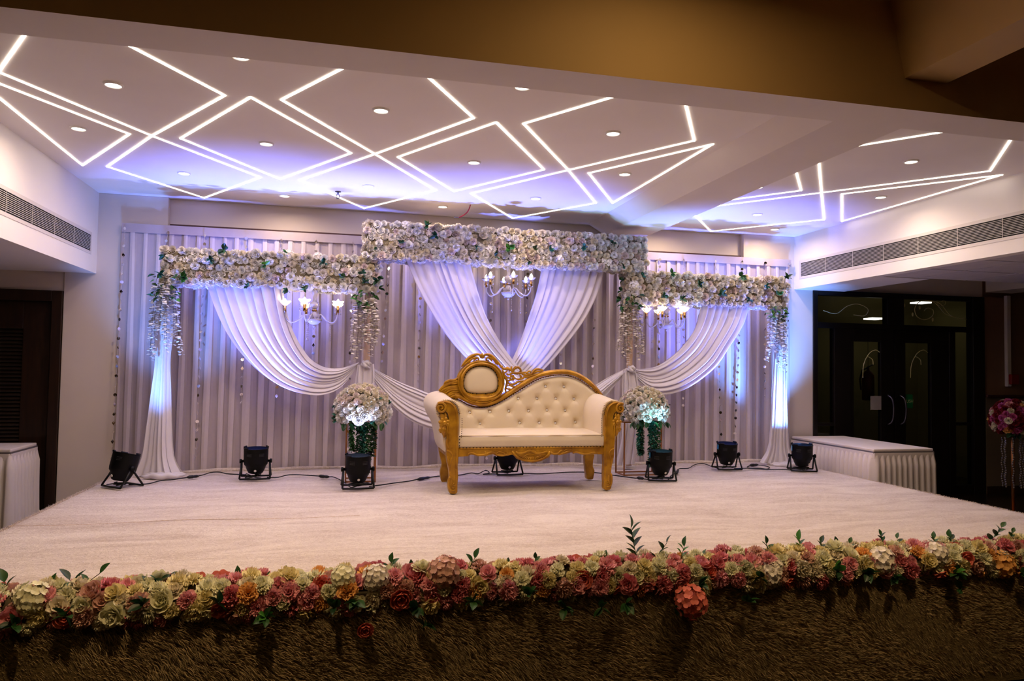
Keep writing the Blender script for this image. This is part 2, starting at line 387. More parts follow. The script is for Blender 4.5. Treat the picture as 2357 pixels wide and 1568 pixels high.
for gx, s_ in ((2000, 1), (2110, 1)):
    for p in ([(gx+27, 812), (gx+15, 806), (gx, 815), (gx-12, 840), (gx-14, 870)], [(gx+10, 840), (gx+8, 828), (gx-4, 822), (gx-12, 838)]):
        q = swirl([(min(x, gx+26), y) for x, y in p], 0.005); sw.add(q.v, q.f)
sw.build('etched_swirls', 'etched', d2, smooth=True)
pp = py(2017, 926, YB-0.01); MB().box((pp.x-0.08, YB-0.006, pp.z-0.10), (pp.x+0.08, YB-0.001, pp.z+0.08)).build('notice_paper', 'paper', d2)
pp = py(2094, 924, YB+0.02); MB().box((7.265, YB+0.018, pp.z-0.09), (7.39, YB+0.026, pp.z+0.09)).build('push_sign', 'green_sign', d2)
tx = bpy.data.curves.new('push_text', 'FONT'); tx.body = 'PUSH'; tx.size = 0.06; tx.align_x = 'CENTER'; tx.align_y = 'CENTER'; tx.materials.append(MATS['sign_text']); tx.extrude = 0.0006
to = bpy.data.objects.new('push_text', tx); COL.objects.link(to); to.parent = d2; to.location = (7.328-7.2, 0.0165, pp.z); to.rotation_euler = (PI/2, 0, 0)
# lobby behind the doors
struct('wall_lobby', MB().box((5.6, 10.4, 0), (9.6, 10.5, 3.2)).box((5.6, 8.35, 0), (5.7, 10.4, 3.2)).box((9.5, 8.35, 0), (9.6, 10.4, 3.2)), 'olive_wall')
struct('ceiling_lobby', MB().box((5.6, 8.35, 3.2), (9.6, 10.5, 3.3)), 'olive_wall')
for (lx, ly), lb in (((2017, 735), 'thin lit panel lamp seen through left transom of glass doors'), ((2125, 698), 'thin lit panel lamp seen through right transom behind etched swirl')):
    c = py(lx, ly, 9.6)
    o = MB().box((c.x-0.11, 9.55, c.z), (c.x+0.11, 9.75, c.z+0.02)).build('lobby_lamp', 'lobby_light', None)
    tag(o, lb, 'lamp', 'lobby lamps behind the glass doors')
ex = empty('fire_extinguisher', py(1998, 890, 9.2), 'dark red fire extinguisher hanging behind left glass door leaf', 'fire extinguisher')
c = ex.location
MB().lathe([(0.001, -0.2), (0.085, -0.2), (0.085, 0.16), (0.05, 0.22), (0.02, 0.24), (0.02, 0.28), (0.001, 0.28)], 14, c).build('body', 'red_metal', ex, smooth=True)
MB().tube([c+Vector((0.0, 0, 0.28)), c+Vector((-0.1, 0, 0.24)), c+Vector((-0.14, 0, 0.1)), c+Vector((-0.12, 0, -0.05))], 0.012, 6).build('hose', 'black_rubber', ex, smooth=True)
MB().tube([c+Vector((-0.02, 0, 0.28)), c+Vector((0.1, 0, 0.33))], 0.01, 5).tube([c+Vector((0, 0, 0.28)), c+Vector((0, 0, 0.9))], 0.004, 4).build('handle', 'black_metal', ex)
# beams
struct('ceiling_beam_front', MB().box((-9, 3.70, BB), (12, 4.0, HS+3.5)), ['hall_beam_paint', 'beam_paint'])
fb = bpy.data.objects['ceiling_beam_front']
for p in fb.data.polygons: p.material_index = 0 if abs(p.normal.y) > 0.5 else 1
struct('ceiling_beam_depth', MB().add([(3.03, 3.99, BB+0.001), (3.54, 3.99, BB+0.001), (3.54, YB, BB+0.001), (3.03, YB, BB+0.001), (2.82, 3.99, ZC), (3.6, 3.99, ZC), (3.6, YB, ZC), (2.82, YB, ZC)], [(0,3,2,1),(0,4,7,3),(1,2,6,5),(0,1,5,4)]), 'beam_paint')
struct('ceiling_beam_hall', MB().add([(3.30, -6, HS+2.9), (3.60, -6, HS+2.9), (3.60, 3.71, HS+2.9), (3.30, 3.71, HS+2.9), (3.17, -6, HS+3.5), (3.6, -6, HS+3.5), (3.6, 3.71, HS+3.5), (3.17, 3.71, HS+3.5)], [(0,3,2,1),(0,4,7,3),(1,2,6,5)]), 'hall_beam_paint')
# hall shell behind and beside the camera
struct('wall_hall_back', MB().box((-9, -6.1, 0), (12, -6, HS+3.5)), 'hall_beam_paint')
struct('wall_hall_left', MB().box((-9.1, -6, 0), (-9, 12, HS+3.5)), 'hall_beam_paint')
struct('wall_hall_right', MB().box((12, -6, 0), (12.1, 12, HS+3.5)), 'hall_beam_paint')
# air vents in the bulkheads
def vent(name, X, y0, y1, z0, z1, nsl, label, side):
    v = empty(name, (X, (y0+y1)/2, (z0+z1)/2), label, 'air vent')
    s = side
    MB().box((min(X, X+s*0.004), y0-0.03, z0-0.03), (max(X, X+s*0.004), y1+0.03, z0)).box((min(X, X+s*0.004), y0-0.03, z1), (max(X, X+s*0.004), y1+0.03, z1+0.03)).box((min(X, X+s*0.004), y1, z0), (max(X, X+s*0.004), y1+0.03, z1)).box((min(X, X+s*0.004), y0-0.03, z0), (max(X, X+s*0.004), y0, z1)).build('vent_frame', 'vent_white', v)
    MB().box((min(X, X+s*0.001), y0, z0), (max(X, X+s*0.001), y1, z1)).build('vent_backing', 'vent_dark', v)
    h = (z1-z0)/nsl
    for i in range(1, nsl):
        z = z0+h*i
        MB().box((min(X+s*0.001, X+s*0.005), y0, z-h*0.13), (max(X+s*0.001, X+s*0.005), y1, z+h*0.13)).build('slat', 'vent_white', v)
    n = int((y1-y0)/0.45)
    for i in range(1, n): MB().box((min(X+s*0.005, X+s*0.007), y0+(y1-y0)*i/n-0.002, z0), (max(X+s*0.005, X+s*0.007), y0+(y1-y0)*i/n+0.002, z1)).build('vent_divider', 'vent_white', v)
vent('air_vent', XL, 4.2, 7.95, HS+2.20, HS+2.36, 11, 'long slatted air vent in the left bulkhead above the dark wooden door', 1)
vent('air_vent', XR, 4.2, 8.02, HS+2.305, HS+2.475, 12, 'long slatted air vent in the right bulkhead above the glass doors', -1)
# ------------------------------------------------------------------ ceiling lights
def strip(name, paths, label, wd_=0.0135, closed=False):
    mb = MB()
    for P in paths:
        Q = [pz(x, y, ZC) for x, y in P]
        for a, b in zip(Q[:-1], Q[1:]):
            d = (b-a); d.z = 0; d.normalize(); n = Vector((-d.y, d.x, 0))*wd_/2; a2 = a-d*wd_*0.45; b2 = b+d*wd_*0.45
            z0, z1 = ZC-0.007, ZC-0.002
            v = [a2-n, b2-n, b2+n, a2+n]
            mb.add([(p.x, p.y, z0) for p in v]+[(p.x, p.y, z1) for p in v], [(0,1,2,3),(0,4,5,1),(1,5,6,2),(2,6,7,3),(3,7,4,0)])
    o = mb.build(name, 'strip_light')
    tag(o, label, 'strip light', 'recessed LED strip lines in the stage ceiling'); return o
strip('led_strip_light', [[(298-55, 104-25), (298, 104), (517, 219), (350, 312), (247, 383), (470, 455), (600, 408), (350, 312), (0, 166), (-60, 141)]], 'LED line figure crossing itself in the left of the ceiling')
strip('led_strip_light', [[(62, 72), (0, 160), (-30, 205)]], 'short thick LED line in the top left corner of the ceiling')
strip('led_strip_light', [[(-60, 168), (0, 192), (298, 308), (190, 380), (0, 226), (-70, 170)]], 'LED triangle with a downlight beside the left bulkhead')
strip('led_strip_light', [[(577, 223), (808, 352), (645, 412), (416, 318), (577, 223)]], 'LED diamond outline left of centre in the ceiling, a downlight inside')
strip('led_strip_light', [[(830, 133), (793, 154), (648, 229), (863, 354), (1003, 438), (838, 479), (690, 415), (863, 354), (1090, 271), (985, 176), (950, 145)]], 'LED line figure crossing itself in the middle of the ceiling')
strip('led_strip_light', [[(1142, 281), (1252, 390), (1045, 440), (916, 361), (1142, 281)]], 'LED diamond outline above the middle flower garland, a downlight inside')
strip('led_strip_light', [[(1460, 208), (1415, 221), (1205, 284), (1308, 391), (1371, 467), (1180, 502), (1084, 445), (1308, 391), (1598, 323), (1578, 238), (1573, 215)]], 'LED line figure crossing itself left of the sloping beam')
strip('led_strip_light', [[(1641, 331), (1410, 467), (1355, 398), (1641, 331)]], 'LED triangle hard against the left side of the sloping beam')
strip('led_strip_light', [[(2200, 298), (2158, 305), (1937, 341)], [(1884, 362), (1891, 443), (1897, 505), (1636, 532), (1592, 488)], [(1622, 477), (1891, 443), (2279, 393), (2325, 323), (2335, 308)]], 'LED line figure crossing itself right of the sloping beam')
strip('led_strip_light', [[(1830, 385), (1844, 438), (1655, 463)]], 'small LED corner line right of the sloping beam, partly hidden by it')
strip('led_strip_light', [[(2306, 402), (1938, 509), (1938, 446), (2306, 402)]], 'long narrow LED triangle beside the right bulkhead')
DL = [((261, 194), 'round downlight, largest one, in the left ceiling figure'), ((181, 295), 'round downlight inside the LED triangle by the left bulkhead'), ((554, 128), 'round downlight half hidden by the front beam, left one'),
 ((613, 330), 'round downlight inside the left LED diamond outline'), ((424, 398), 'round downlight in the blue-lit lower loop at the left'), ((655, 450), 'round downlight above the left flower garland near the wall'),
 ((877, 253), 'round downlight in the upper loop of the middle ceiling figure'), ((848, 428), 'round downlight in the blue-lit lower loop of the middle figure'), ((1091, 373), 'round downlight with a small scuff inside the middle LED diamond'),
 ((1203, 198), 'round downlight half hidden by the front beam, right one'), ((1019, 475), 'warm round downlight just above the middle flower garland'), ((1411, 306), 'round downlight in the upper loop left of the sloping beam'),
 ((1438, 400), 'round downlight inside the LED triangle by the sloping beam'), ((1233, 456), 'round downlight in the blue-lit lower loop left of the sloping beam'), ((1743, 430), 'recessed spot partly hidden behind the sloping beam'),
 ((2097, 371), 'recessed sparkling spot in the right ceiling figure'), ((2027, 453), 'round downlight inside the long LED triangle at the right'), ((1743, 493), 'round downlight in the blue-lit loop at the right'),
 ((1783, 527), 'small round downlight close above the curtain at the right'), ((1553, 511), 'round downlight beside the far end of the sloping beam')]
dl_me = MB().lathe([(0.001, -0.006), (0.046, -0.006)], 20).mesh('diffuser', 'diffuser')
tr_me = MB().lathe([(0.046, -0.004), (0.048, -0.012), (0.056, -0.010), (0.060, 0.0)], 20).mesh('trim_ring', 'trim_white', smooth=True)
for (x, y), lb in DL:
    c = pz(x, y, ZC)
    o = empty('downlight', c, lb, 'downlight', 'round downlights in the stage ceiling')
    inst('trim_ring', tr_me, o, (0, 0, 0)); inst('diffuser', dl_me, o, (0, 0, 0))
    light('lamp_light', 'AREA', c+Vector((0, 0, -0.02)), DOWN_W, WARM, 0.09, 2.95, direction=(0, 0, -1), parent=o)
# unseen hall lamps near the camera, added to warm the front beam
for x, y, w, lb in ((1.6, 2.7, 0.8, 'nearest the beam'), (-2.6, 0.6, 0.7, 'farther left'), (5.0, 0.3, 0.5, 'right of the hall beam')):
    o = empty('unseen_hall_light', (x, y, HS+3.44), 'unseen light in the dark hall ceiling, '+lb, 'downlight', 'unseen hall lights')
    inst('trim_ring', tr_me, o, (0, 0, 0)); inst('diffuser', dl_me, o, (0, 0, 0))
    light('lamp_light', 'AREA', (x, y, HS+3.42), HALL_W*w, (1.0, 0.64, 0.27), 0.09, 2.9, direction=(0, 0, -1), parent=o)
for x, lb in ((-0.6, 'before the left part of the border'), (2.9, 'before the right part of the border')):  # added unseen lights that brighten the flower border and stage skirt
    o = empty('unseen_hall_light', (x, 2.2, HS+3.44), 'added light in the hall ceiling, unseen, '+lb, 'downlight', 'unseen hall lights')
    inst('trim_ring', tr_me, o, (0, 0, 0)); inst('diffuser', dl_me, o, (0, 0, 0))
    light('lamp_light', 'AREA', (x, 2.2, HS+3.42), 13.0, (1.0, 0.66, 0.32), 0.09, 1.35, direction=(0, 0.25, -1), parent=o)
o = empty('added_aisle_light', (8.2, 4.4, ZSR), 'added light in the tiled side ceiling, unseen at the right', 'downlight')  # added unseen light to brighten the strip above the glass doors
inst('trim_ring', tr_me, o, (0, 0, 0)); inst('diffuser', dl_me, o, (0, 0, 0))
light('lamp_light', 'AREA', (8.2, 4.4, ZSR-0.02), 3.0, (1.0, 0.66, 0.40), 0.09, 2.9, direction=(0, 0, -1), parent=o)
# sprinkler and loose wire
c = pz(778, 441, ZC); sp = empty('sprinkler', c, 'small fire sprinkler head on the ceiling over the left garland', 'sprinkler')
MB().lathe([(0.001, -0.004), (0.03, -0.004), (0.03, 0)], 12, c).lathe([(0.008, -0.03), (0.008, 0)], 8, c).tube([c+Vector((-0.012, 0, -0.03)), c+Vector((-0.018, 0, -0.05)), c+Vector((0, 0, -0.07))], 0.004, 5).tube([c+Vector((0.012, 0, -0.03)), c+Vector((0.018, 0, -0.05)), c+Vector((0, 0, -0.07))], 0.004, 5).lathe([(0.001, -0.073), (0.018, -0.073), (0.018, -0.07), (0.001, -0.07)], 10, c).build('head', 'steel', sp)
p = [pz(1083, 470, ZC)+Vector((0, 0, 0.0))]
Yw = p[0].y
p = [p[0]]+[py(x, y, Yw) for x, y in ((1081, 478), (1076, 488), (1066, 496), (1056, 501))]
ww = empty('loose_wire', p[0], 'loose red wire dangling from the ceiling above the middle garland', 'wire')
MB().tube(resample(p, 14), 0.006, 6).build('cable', 'red_wire', ww, smooth=True)
MB().tube([py(1056, 501, Yw), py(1045, 500, Yw)], 0.006, 6).build('bare_end', 'steel', ww)
MB().lathe([(0.001, -0.006), (0.03, -0.006), (0.03, 0)], 10, p[0]).build('rose', 'trim_white', ww)
# ================================================================== STAGE
SX0, SX1, SY0 = -2.17, 5.44, 3.66
stg = empty('stage', ((SX0+SX1)/2, 5.9, 0), 'low stage platform covered in cream fur carpet filling the foreground', 'stage')
def wav(x, y): return 0.010*math.sin(2.1*x+1.3*math.sin(1.7*y))*math.sin(1.9*y+0.6*x)+0.005*math.sin(5.1*x-2.2*y)+0.004*math.sin(9*y+3*x)
SEAM = 5.52
def panel(y0, y1, nu, nv, front=False):
    def fn(u, v):
        x = SX0+(SX1-SX0)*u; y = y0+(y1-y0)*v
        z = HS-0.012+wav(x, y)*min(1, (SX1-x)*4, (x-SX0)*4)
        e = min(x-SX0, SX1-x)
        if e < 0.06: z -= (0.06-e)**2*9
        if y-y0 < 0.03 and not front: z -= 0.012
        if front and y-SY0 < 0.06: z -= (0.06-(y-SY0))**2*9
        return (x, y, z)
    return MB().grid(fn, nu, nv)
panel(SY0, SEAM, 150, 60, True).build('carpet_strip', 'fur_carpet', stg, smooth=True)
MB().grid(lambda u, v: (SX0+0.03+u*2.3, SEAM-0.004+0.010*v+0.004*math.sin(u*9), HS-0.009+wav(SX0+0.03+u*2.3, SEAM)), 80, 1).build('seam_line', 'seam_tan', stg)
panel(SEAM+0.004, YB-0.004, 150, 80).build('carpet_strip', 'fur_carpet', stg, smooth=True)
MB().box((SX0+0.01, SY0+0.012, 0.0), (SX1-0.01, YB-0.01, HS-0.06)).box((SX0+0.01, SY0+0.012, -0.25), (SX1-0.01, 3.72, 0.0)).build('platform', 'shaded_fascia_fur', stg)
MB().grid(lambda u, v: (SX0+(SX1-SX0)*u, SY0-0.01+0.012*math.sin(3*u*7+v*4)*math.sin(11*u), -0.24+(HS+0.21)*v), 120, 12).build('front_skirt', 'shaded_fascia_fur', stg, smooth=True)
def blades(name, n, pos, direc, length, width, m, parent):
    """n thin triangles; pos, direc: (n,3)"""
    d = direc/np.linalg.norm(direc, axis=1, keepdims=True)
    side = np.cross(d, rng.normal(size=(n, 3))); side /= np.linalg.norm(side, axis=1, keepdims=True)
    L_ = length*(0.6+0.8*rng.random((n, 1))); w = width*(0.6+0.8*rng.random((n, 1)))
    mid = pos+d*L_*0.55; tip = pos+d*L_+np.array([0, 0, -1])*L_*0.25
    v = np.stack([pos-side*w/2, pos+side*w/2, mid+side*w*0.35, tip, mid-side*w*0.35], axis=1).reshape(-1, 3)
    b = np.arange(n)[:, None]*5
    me = bpy.data.meshes.new(name)
    me.vertices.add(n*5); me.vertices.foreach_set('co', (v-np.array(wloc(parent))).ravel())
    loops = (b+np.array([0, 1, 2, 3, 4])).ravel()
    me.loops.add(n*5); me.loops.foreach_set('vertex_index', loops)
    me.polygons.add(n); me.polygons.foreach_set('loop_start', np.arange(n)*5); me.polygons.foreach_set('loop_total', np.full(n, 5))
    me.materials.append(MATS[m]); me.update(calc_edges=True); me.validate()
    o = bpy.data.objects.new(name, me); COL.objects.link(o); o.parent = parent; o['kind'] = 'stuff'; return o
n = 100000
x = rng.uniform(-1.9, 5.2, n); z = rng.uniform(-0.18, HS-0.02, n)
pos = np.stack([x, np.full(n, SY0-0.012)+0.012*np.sin(21*(x-SX0)/7.61)*0, z], 1)
ang = 0.5*np.sin(x*5+z*9)+0.4*np.sin(x*13-z*21)+rng.normal(0, 0.35, n)
dr = np.stack([0.9*np.cos(ang), -0.30-0.2*rng.random(n), 0.45*np.sin(ang)-0.12], 1)
blades('fascia_fur_pile', n, pos, dr, 0.030, 0.0028, 'shaded_fascia_blade', stg)
MB().tube([(x_, 8.055+0.008*math.sin(x_*3.1), HS-0.004+wav(x_, 8.05)) for x_ in np.linspace(SX0+0.05, SX1-0.03, 90)], [0.020+0.006*math.sin(i*.7) for i in range(90)], 8).build('carpet_ridge', 'fur_carpet', stg, smooth=True)
# edge pile so the carpet rim is furry
n = 10000
t = rng.random(n); side = rng.random(n) < 0.5
xx = np.where(side, SX0+0.035, SX1-0.035)+rng.normal(0, 0.010, n); yy = SY0+(YB-SY0)*t
dr = np.stack([np.where(side, -1.0, 1.0)*rng.random(n), rng.normal(0, 0.5, n), 0.4+0.6*rng.random(n)], 1)
blades('edge_pile', n, np.stack([xx, yy, np.full(n, HS-0.022)], 1), dr, 0.018, 0.004, 'fur_blade', stg)
# ================================================================== BACKDROP CURTAIN
CX0, CX1, YC = -2.215, 5.50, 8.10
cur = empty('backdrop_curtain', ((CX0+CX1)/2, YC, HS), 'wide pleated sheer grey-white backdrop curtain across the back wall', 'curtain')
xs = [CX0]; mats_ = []; ys = [0.0]
x = CX0; k = 0
while x < CX1-0.05:
    p_ = 0.134*random.uniform(0.88, 1.12); a_ = p_*random.uniform(0.55, 0.66)
    d0 = random.uniform(-0.004, 0.004)
    for q, dy, mi in ((0.25, 0.008, 0), (0.7, 0.012, 0), (1.0, 0.010, 0)): xs.append(x+a_*q); ys.append(dy+d0); mats_.append(mi)
    xs.append(x+a_+0.001); ys.append(-0.014+d0); mats_.append(1)
    xs.append(x+a_+(p_-a_)*0.5); ys.append(-0.020+d0); mats_.append(1)
    xs.append(x+p_); ys.append(-0.012+d0); mats_.append(1)
    xs.append(x+p_+0.002); ys.append(0.0); mats_.append(0)
    x += p_; k += 1
nxs = len(xs)-1; nzz = 14
def cfn(u, v):
    i = int(round(u*nxs)); z = HS-0.02+v*2.54
    sw_ = 0.012*math.sin(i*0.37)*(1-v)+0.006*math.sin(v*5+i*0.9)
    return (xs[i]+sw_, YC+ys[i]*(0.5+0.5*min(1, (1-v)*6))+0.006*math.sin(i*0.23+v*3), z)
MB().grid(cfn, nxs, nzz, mfn=lambda i, j: mats_[i] if i < len(mats_) else 0).build('pleated_cloth', ['sheer', 'sheer_double'], cur)
MB().grid(lambda u, v: (CX0+(CX1-CX0)*u, YC-0.024+0.004*math.sin(u*60)+0.003*math.sin(u*171), HS+2.43+v*0.09), 160, 2).build('top_hem', 'sheer', cur, smooth=True)
MB().box((CX0+0.02, YC+0.03, HS), (CX1-0.02, YC+0.035, HS+2.51)).build('lining', 'lining', cur)
MB().tube([(CX0, YC+0.02, HS+2.52), (CX1, YC+0.02, HS+2.52)], 0.008, 6).build('top_cord', 'thread', cur)
# ------------------------------------------------------------------ mirror strings
disc_me = MB().prism([(0.017*math.cos(2*PI*i/12), 0.017*math.sin(2*PI*i/12)) for i in range(12)], -0.001, 0.001).mesh('mirror_disc', 'mirror')
dia_me = MB().prism([(0, 0.023), (0.015, 0), (0, -0.023), (-0.015, 0)], -0.001, 0.001).mesh('mirror_diamond', 'mirror')
STR = [(288, 517, 258, 1030, 'hanging down the far left edge of the curtain'), (389, 527, 372, 600, 'ending behind the left end of the left garland'), (472, 533, 450, 1065, 'just right of the left drape'),
 (567, 540, 555, 930, 'behind the left swag, third full one from the left'), (648, 545, 636, 930, 'behind the middle of the left swag'), (728, 548, 718, 915, 'passing behind the left chandelier'), (813, 552, 800, 1040, 'just left of the left tied pole'),
 (897, 590, 876, 870, 'just right of the left garland'), (970, 600, 962, 900, 'behind the left edge of the middle drapery'), (1133, 600, 1120, 1060, 'under the left side of the middle chandelier'), (1216, 605, 1207, 830, 'under the right side of the middle chandelier'),
 (1297, 610, 1290, 850, 'behind the right leg of the middle drapery'), (1372, 620, 1363, 880, 'just left of the right tied pole'), (1519, 590, 1516, 850, 'passing behind the right chandelier'), (1574, 592, 1572, 940, 'beside the right chandelier, behind the right swag'),
 (1647, 594, 1661, 1035, 'ending just above the lamp left of the right drape'), (1709, 596, 1690, 1030, 'between the right swag and the right drape, slanting left at its foot'), (1762, 598, 1760, 915, 'just left of the right drape'), (1818, 600, 1805, 960, 'hanging down the far right edge of the curtain')]
for x0, y0, x1, y1, lb in STR:
    a = py(x0, y0, YC-0.045); b = py(x1, y1, YC-0.045)
    o = empty('mirror_bead_string', a, 'mirror bead string '+lb, 'mirror string', 'mirror strings on the backdrop curtain')
    MB().tube([a, b], 0.0016, 3).build('thread', 'thread', o)
    L_ = (b-a).length; k = random.randint(0, 1); t = 0.04; i = 0
    while t < L_:
        c = (b-a)*(t/L_)
        inst('mirror_disc' if (i+k) % 2 else 'mirror_diamond', disc_me if (i+k) % 2 else dia_me, o, c, Euler((random.uniform(-0.5, 0.5), 0, random.uniform(-1.1, 1.1))).to_quaternion())
        t += 0.092*random.uniform(0.93, 1.07); i += 1
# ================================================================== DRAPES
YD = 7.68
def cloth(name, A, B, Y=YD, nf=9, amp=0.05, nv=70, bulge=0.05, parent=None, skew=0.0, pw=0.75, seed=0, m='satin', z0=None):
    A3 = [py(x, y, Y) for x, y in A]; B3 = [py(x, y, Y) for x, y in B]
    if z0 is not None:
        for P in (A3, B3):
            for q in P:
                if q.z < z0: q.z = z0
    A3 = resample(A3, nv); B3 = resample(B3, nv)
    wmax = max(np.linalg.norm(A3-B3, axis=1)); r = random.Random(seed)
    ph = [r.uniform(0, 6.28) for _ in range(4)]
    nu = nf*9
    def fn(u, v):
        i = int(round(v*nv)); a = A3[i]; b = B3[i]; w = np.linalg.norm(a-b)
        s = u+0.018*math.sin(5*u*PI+ph[0]+v*1.5)+0.012*math.sin(11*u+ph[1]-v*2)
        s = min(1, max(0, s))
        p = a+(b-a)*s
        t = nf*u+0.35*math.sin(v*2.2+ph[2])
        f = abs(math.sin(PI*t))**pw
        k = 0.25+0.75*(w/wmax)
        am = amp*k*(0.7+0.45*math.sin(3.7*u*2+ph[3]))
        y = p[1]-am*f-bulge*math.sin(PI*u)*k+skew*u
        dn = (b-a)/(w+1e-6)
        off = 0.25*am*math.cos(2*PI*t)
        return (p[0]+dn[0]*off, y, p[2]+dn[2]*off)
    return MB().grid(fn, nu, nv).build(name, m, parent, smooth=True)
sl = cloth('draped_swag', [(481, 655), (500, 712), (525, 768), (560, 820), (605, 865), (650, 893), (700, 908), (740, 910), (775, 898), (800, 875), (824, 838)],
 [(656, 655), (664, 712), (677, 762), (695, 800), (715, 828), (745, 846), (780, 848), (805, 842), (826, 835)], nf=8, amp=0.07, seed=1)
tag(sl, 'white satin swag falling from the left garland and tied at the left inner pole', 'drape', 'white satin drapery of the stage backdrop')
sr = cloth('draped_swag', [(1722, 695), (1705, 748), (1672, 800), (1640, 845), (1590, 885), (1545, 905), (1500, 905), (1470, 880), (1448, 850)],
 [(1615, 690), (1600, 750), (1575, 790), (1545, 820), (1510, 843), (1475, 850), (1446, 847)], nf=7, amp=0.07, seed=2)
tag(sr, 'white satin swag falling from the right garland and tied at the right inner pole', 'drape', 'white satin drapery of the stage backdrop')
c1 = cloth('crossed_drape', [(924, 580), (955, 655), (990, 720), (1030, 780), (1075, 830), (1120, 870), (1170, 912), (1235, 952), (1300, 962), (1355, 948), (1400, 905), (1445, 851)],
 [(1078, 590), (1098, 665), (1120, 730), (1150, 785), (1185, 835), (1215, 868), (1250, 892), (1290, 903), (1330, 900), (1365, 888), (1400, 868), (1442, 847)], nf=8, amp=0.06, seed=3, nv=100, Y=YD-0.02)
tag(c1, 'white satin drape running from upper left down behind the sofa to the right pole', 'drape', 'white satin drapery of the stage backdrop')
c2 = cloth('crossed_drape', [(1392, 618), (1375, 680), (1345, 740), (1300, 800), (1250, 855), (1200, 895), (1120, 960), (1050, 988), (1000, 988), (950, 970), (905, 935), (870, 890), (838, 843)],
 [(1244, 605), (1232, 670), (1215, 730), (1195, 790), (1172, 838), (1140, 878), (1090, 908), (1045, 915), (1005, 910), (960, 893), (925, 880), (890, 863), (842, 838)], nf=8, amp=0.06, seed=4, nv=100, Y=YD+0.05)
tag(c2, 'white satin drape running from upper right down behind the sofa to the left pole', 'drape', 'white satin drapery of the stage backdrop')
# tails below the ties
for lb, A, B in (('left', [(822, 840), (818, 870), (812, 930), (808, 1000), (800, 1075)], [(862, 838), (864, 870), (862, 930), (860, 1000), (866, 1072)]),
 ('right', [(1432, 850), (1430, 880), (1428, 960), (1424, 1020), (1414, 1070)], [(1462, 852), (1470, 900), (1466, 980), (1462, 1020), (1458, 1068)])):
    t_ = cloth('drape_tail', A, B, nf=4, amp=0.04, seed=7, bulge=0.03, Y=YD-0.03, nv=50, z0=HS)
    tag(t_, 'narrow white satin tail hanging below the knot at the %s inner pole' % lb, 'drape', 'white satin drapery of the stage backdrop')
    kx, kz = (py(842, 838, YD).x, py(842, 838, YD).z) if lb == 'left' else (py(1447, 849, YD).x, py(1447, 849, YD).z)
    kn = MB()
    for q in range(6):
        a = q*1.1
        kn.tube([(kx+0.05*math.cos(a), YD-0.07, kz+0.035*math.sin(a)), (kx+0.02*math.cos(a+1), YD-0.10, kz+0.02*math.sin(a+1)), (kx-0.04*math.cos(a), YD-0.08, kz-0.02+0.03*math.sin(a+2))], [0.014, 0.02, 0.012], 6)
    k_ = kn.build('knot', 'satin', t_, smooth=True)
# side drapes that end in a pool on the carpet
for lb, A, B, sd in (('left', [(362, 670), (357, 760), (358, 830), (350, 900), (340, 980), (330, 1050), (312, 1104)], [(412, 670), (400, 760), (392, 830), (394, 900), (397, 980), (403, 1050), (425, 1098)], 11),
 ('right', [(1778, 700), (1778, 780), (1777, 830), (1773, 900), (1769, 980), (1762, 1035), (1744, 1064)], [(1812, 700), (1808, 780), (1806, 830), (1807, 900), (1809, 980), (1813, 1035), (1826, 1066)], 12)):
    t_ = cloth('side_drape', A, B, nf=6, amp=0.07, seed=sd, bulge=0.05, Y=YD+0.03, nv=60, z0=HS+0.003)
    tag(t_, 'white satin %s side drape falling from garland end and pooling on the carpet' % lb, 'drape', 'white satin drapery of the stage backdrop')
    a, b = (pz(306, 1112, HS), pz(425, 1098, HS)) if lb == 'left' else (pz(1742, 1066, HS), pz(1830, 1070, HS))
    m_ = MB()
    for q in range(3):
        P = []
        for i in range(13):
            u = i/12; P.append((a.x+(b.x-a.x)*u, YD-0.02-0.05*q-0.05*math.sin(u*PI)+0.012*math.sin(u*17+q*2), HS+0.012+0.012*abs(math.sin(u*9+q))))
        m_.tube(P, [0.008+0.022*math.sin(PI*i/12) for i in range(13)], 7)
    m_.build('pooled_hem', 'satin', t_, smooth=True)
# poles
for x, y, lb, zt in ((838, 1090, 'cloth-wrapped pole under the joint of the left and middle garlands', 1.9), (1447, 1085, 'cloth-wrapped pole under the joint of the middle and right garlands', 1.9), (378, 1095, 'pole hidden in the left side drape', 1.85), (1795, 1060, 'pole hidden in the right side drape', 1.82)):
    X = py(x, y, 7.72).x
    if x in (378, 1795): X = py(378 if x == 378 else 1795, 760, 7.72).x
    o = empty('garland_pole', (X, 7.72, HS), lb, 'pole', 'poles that carry the flower garlands')
    MB().tube([(X, 7.72, HS+0.02), (X, 7.72, HS+zt)], 0.035, 10).build('post', 'pole_cloth', o, smooth=True)
    MB().box((X-0.06, 7.66, HS-0.005), (X+0.06, 7.78, HS+0.02)).build('base_plate', 'trim_white', o, bevel=0.003)
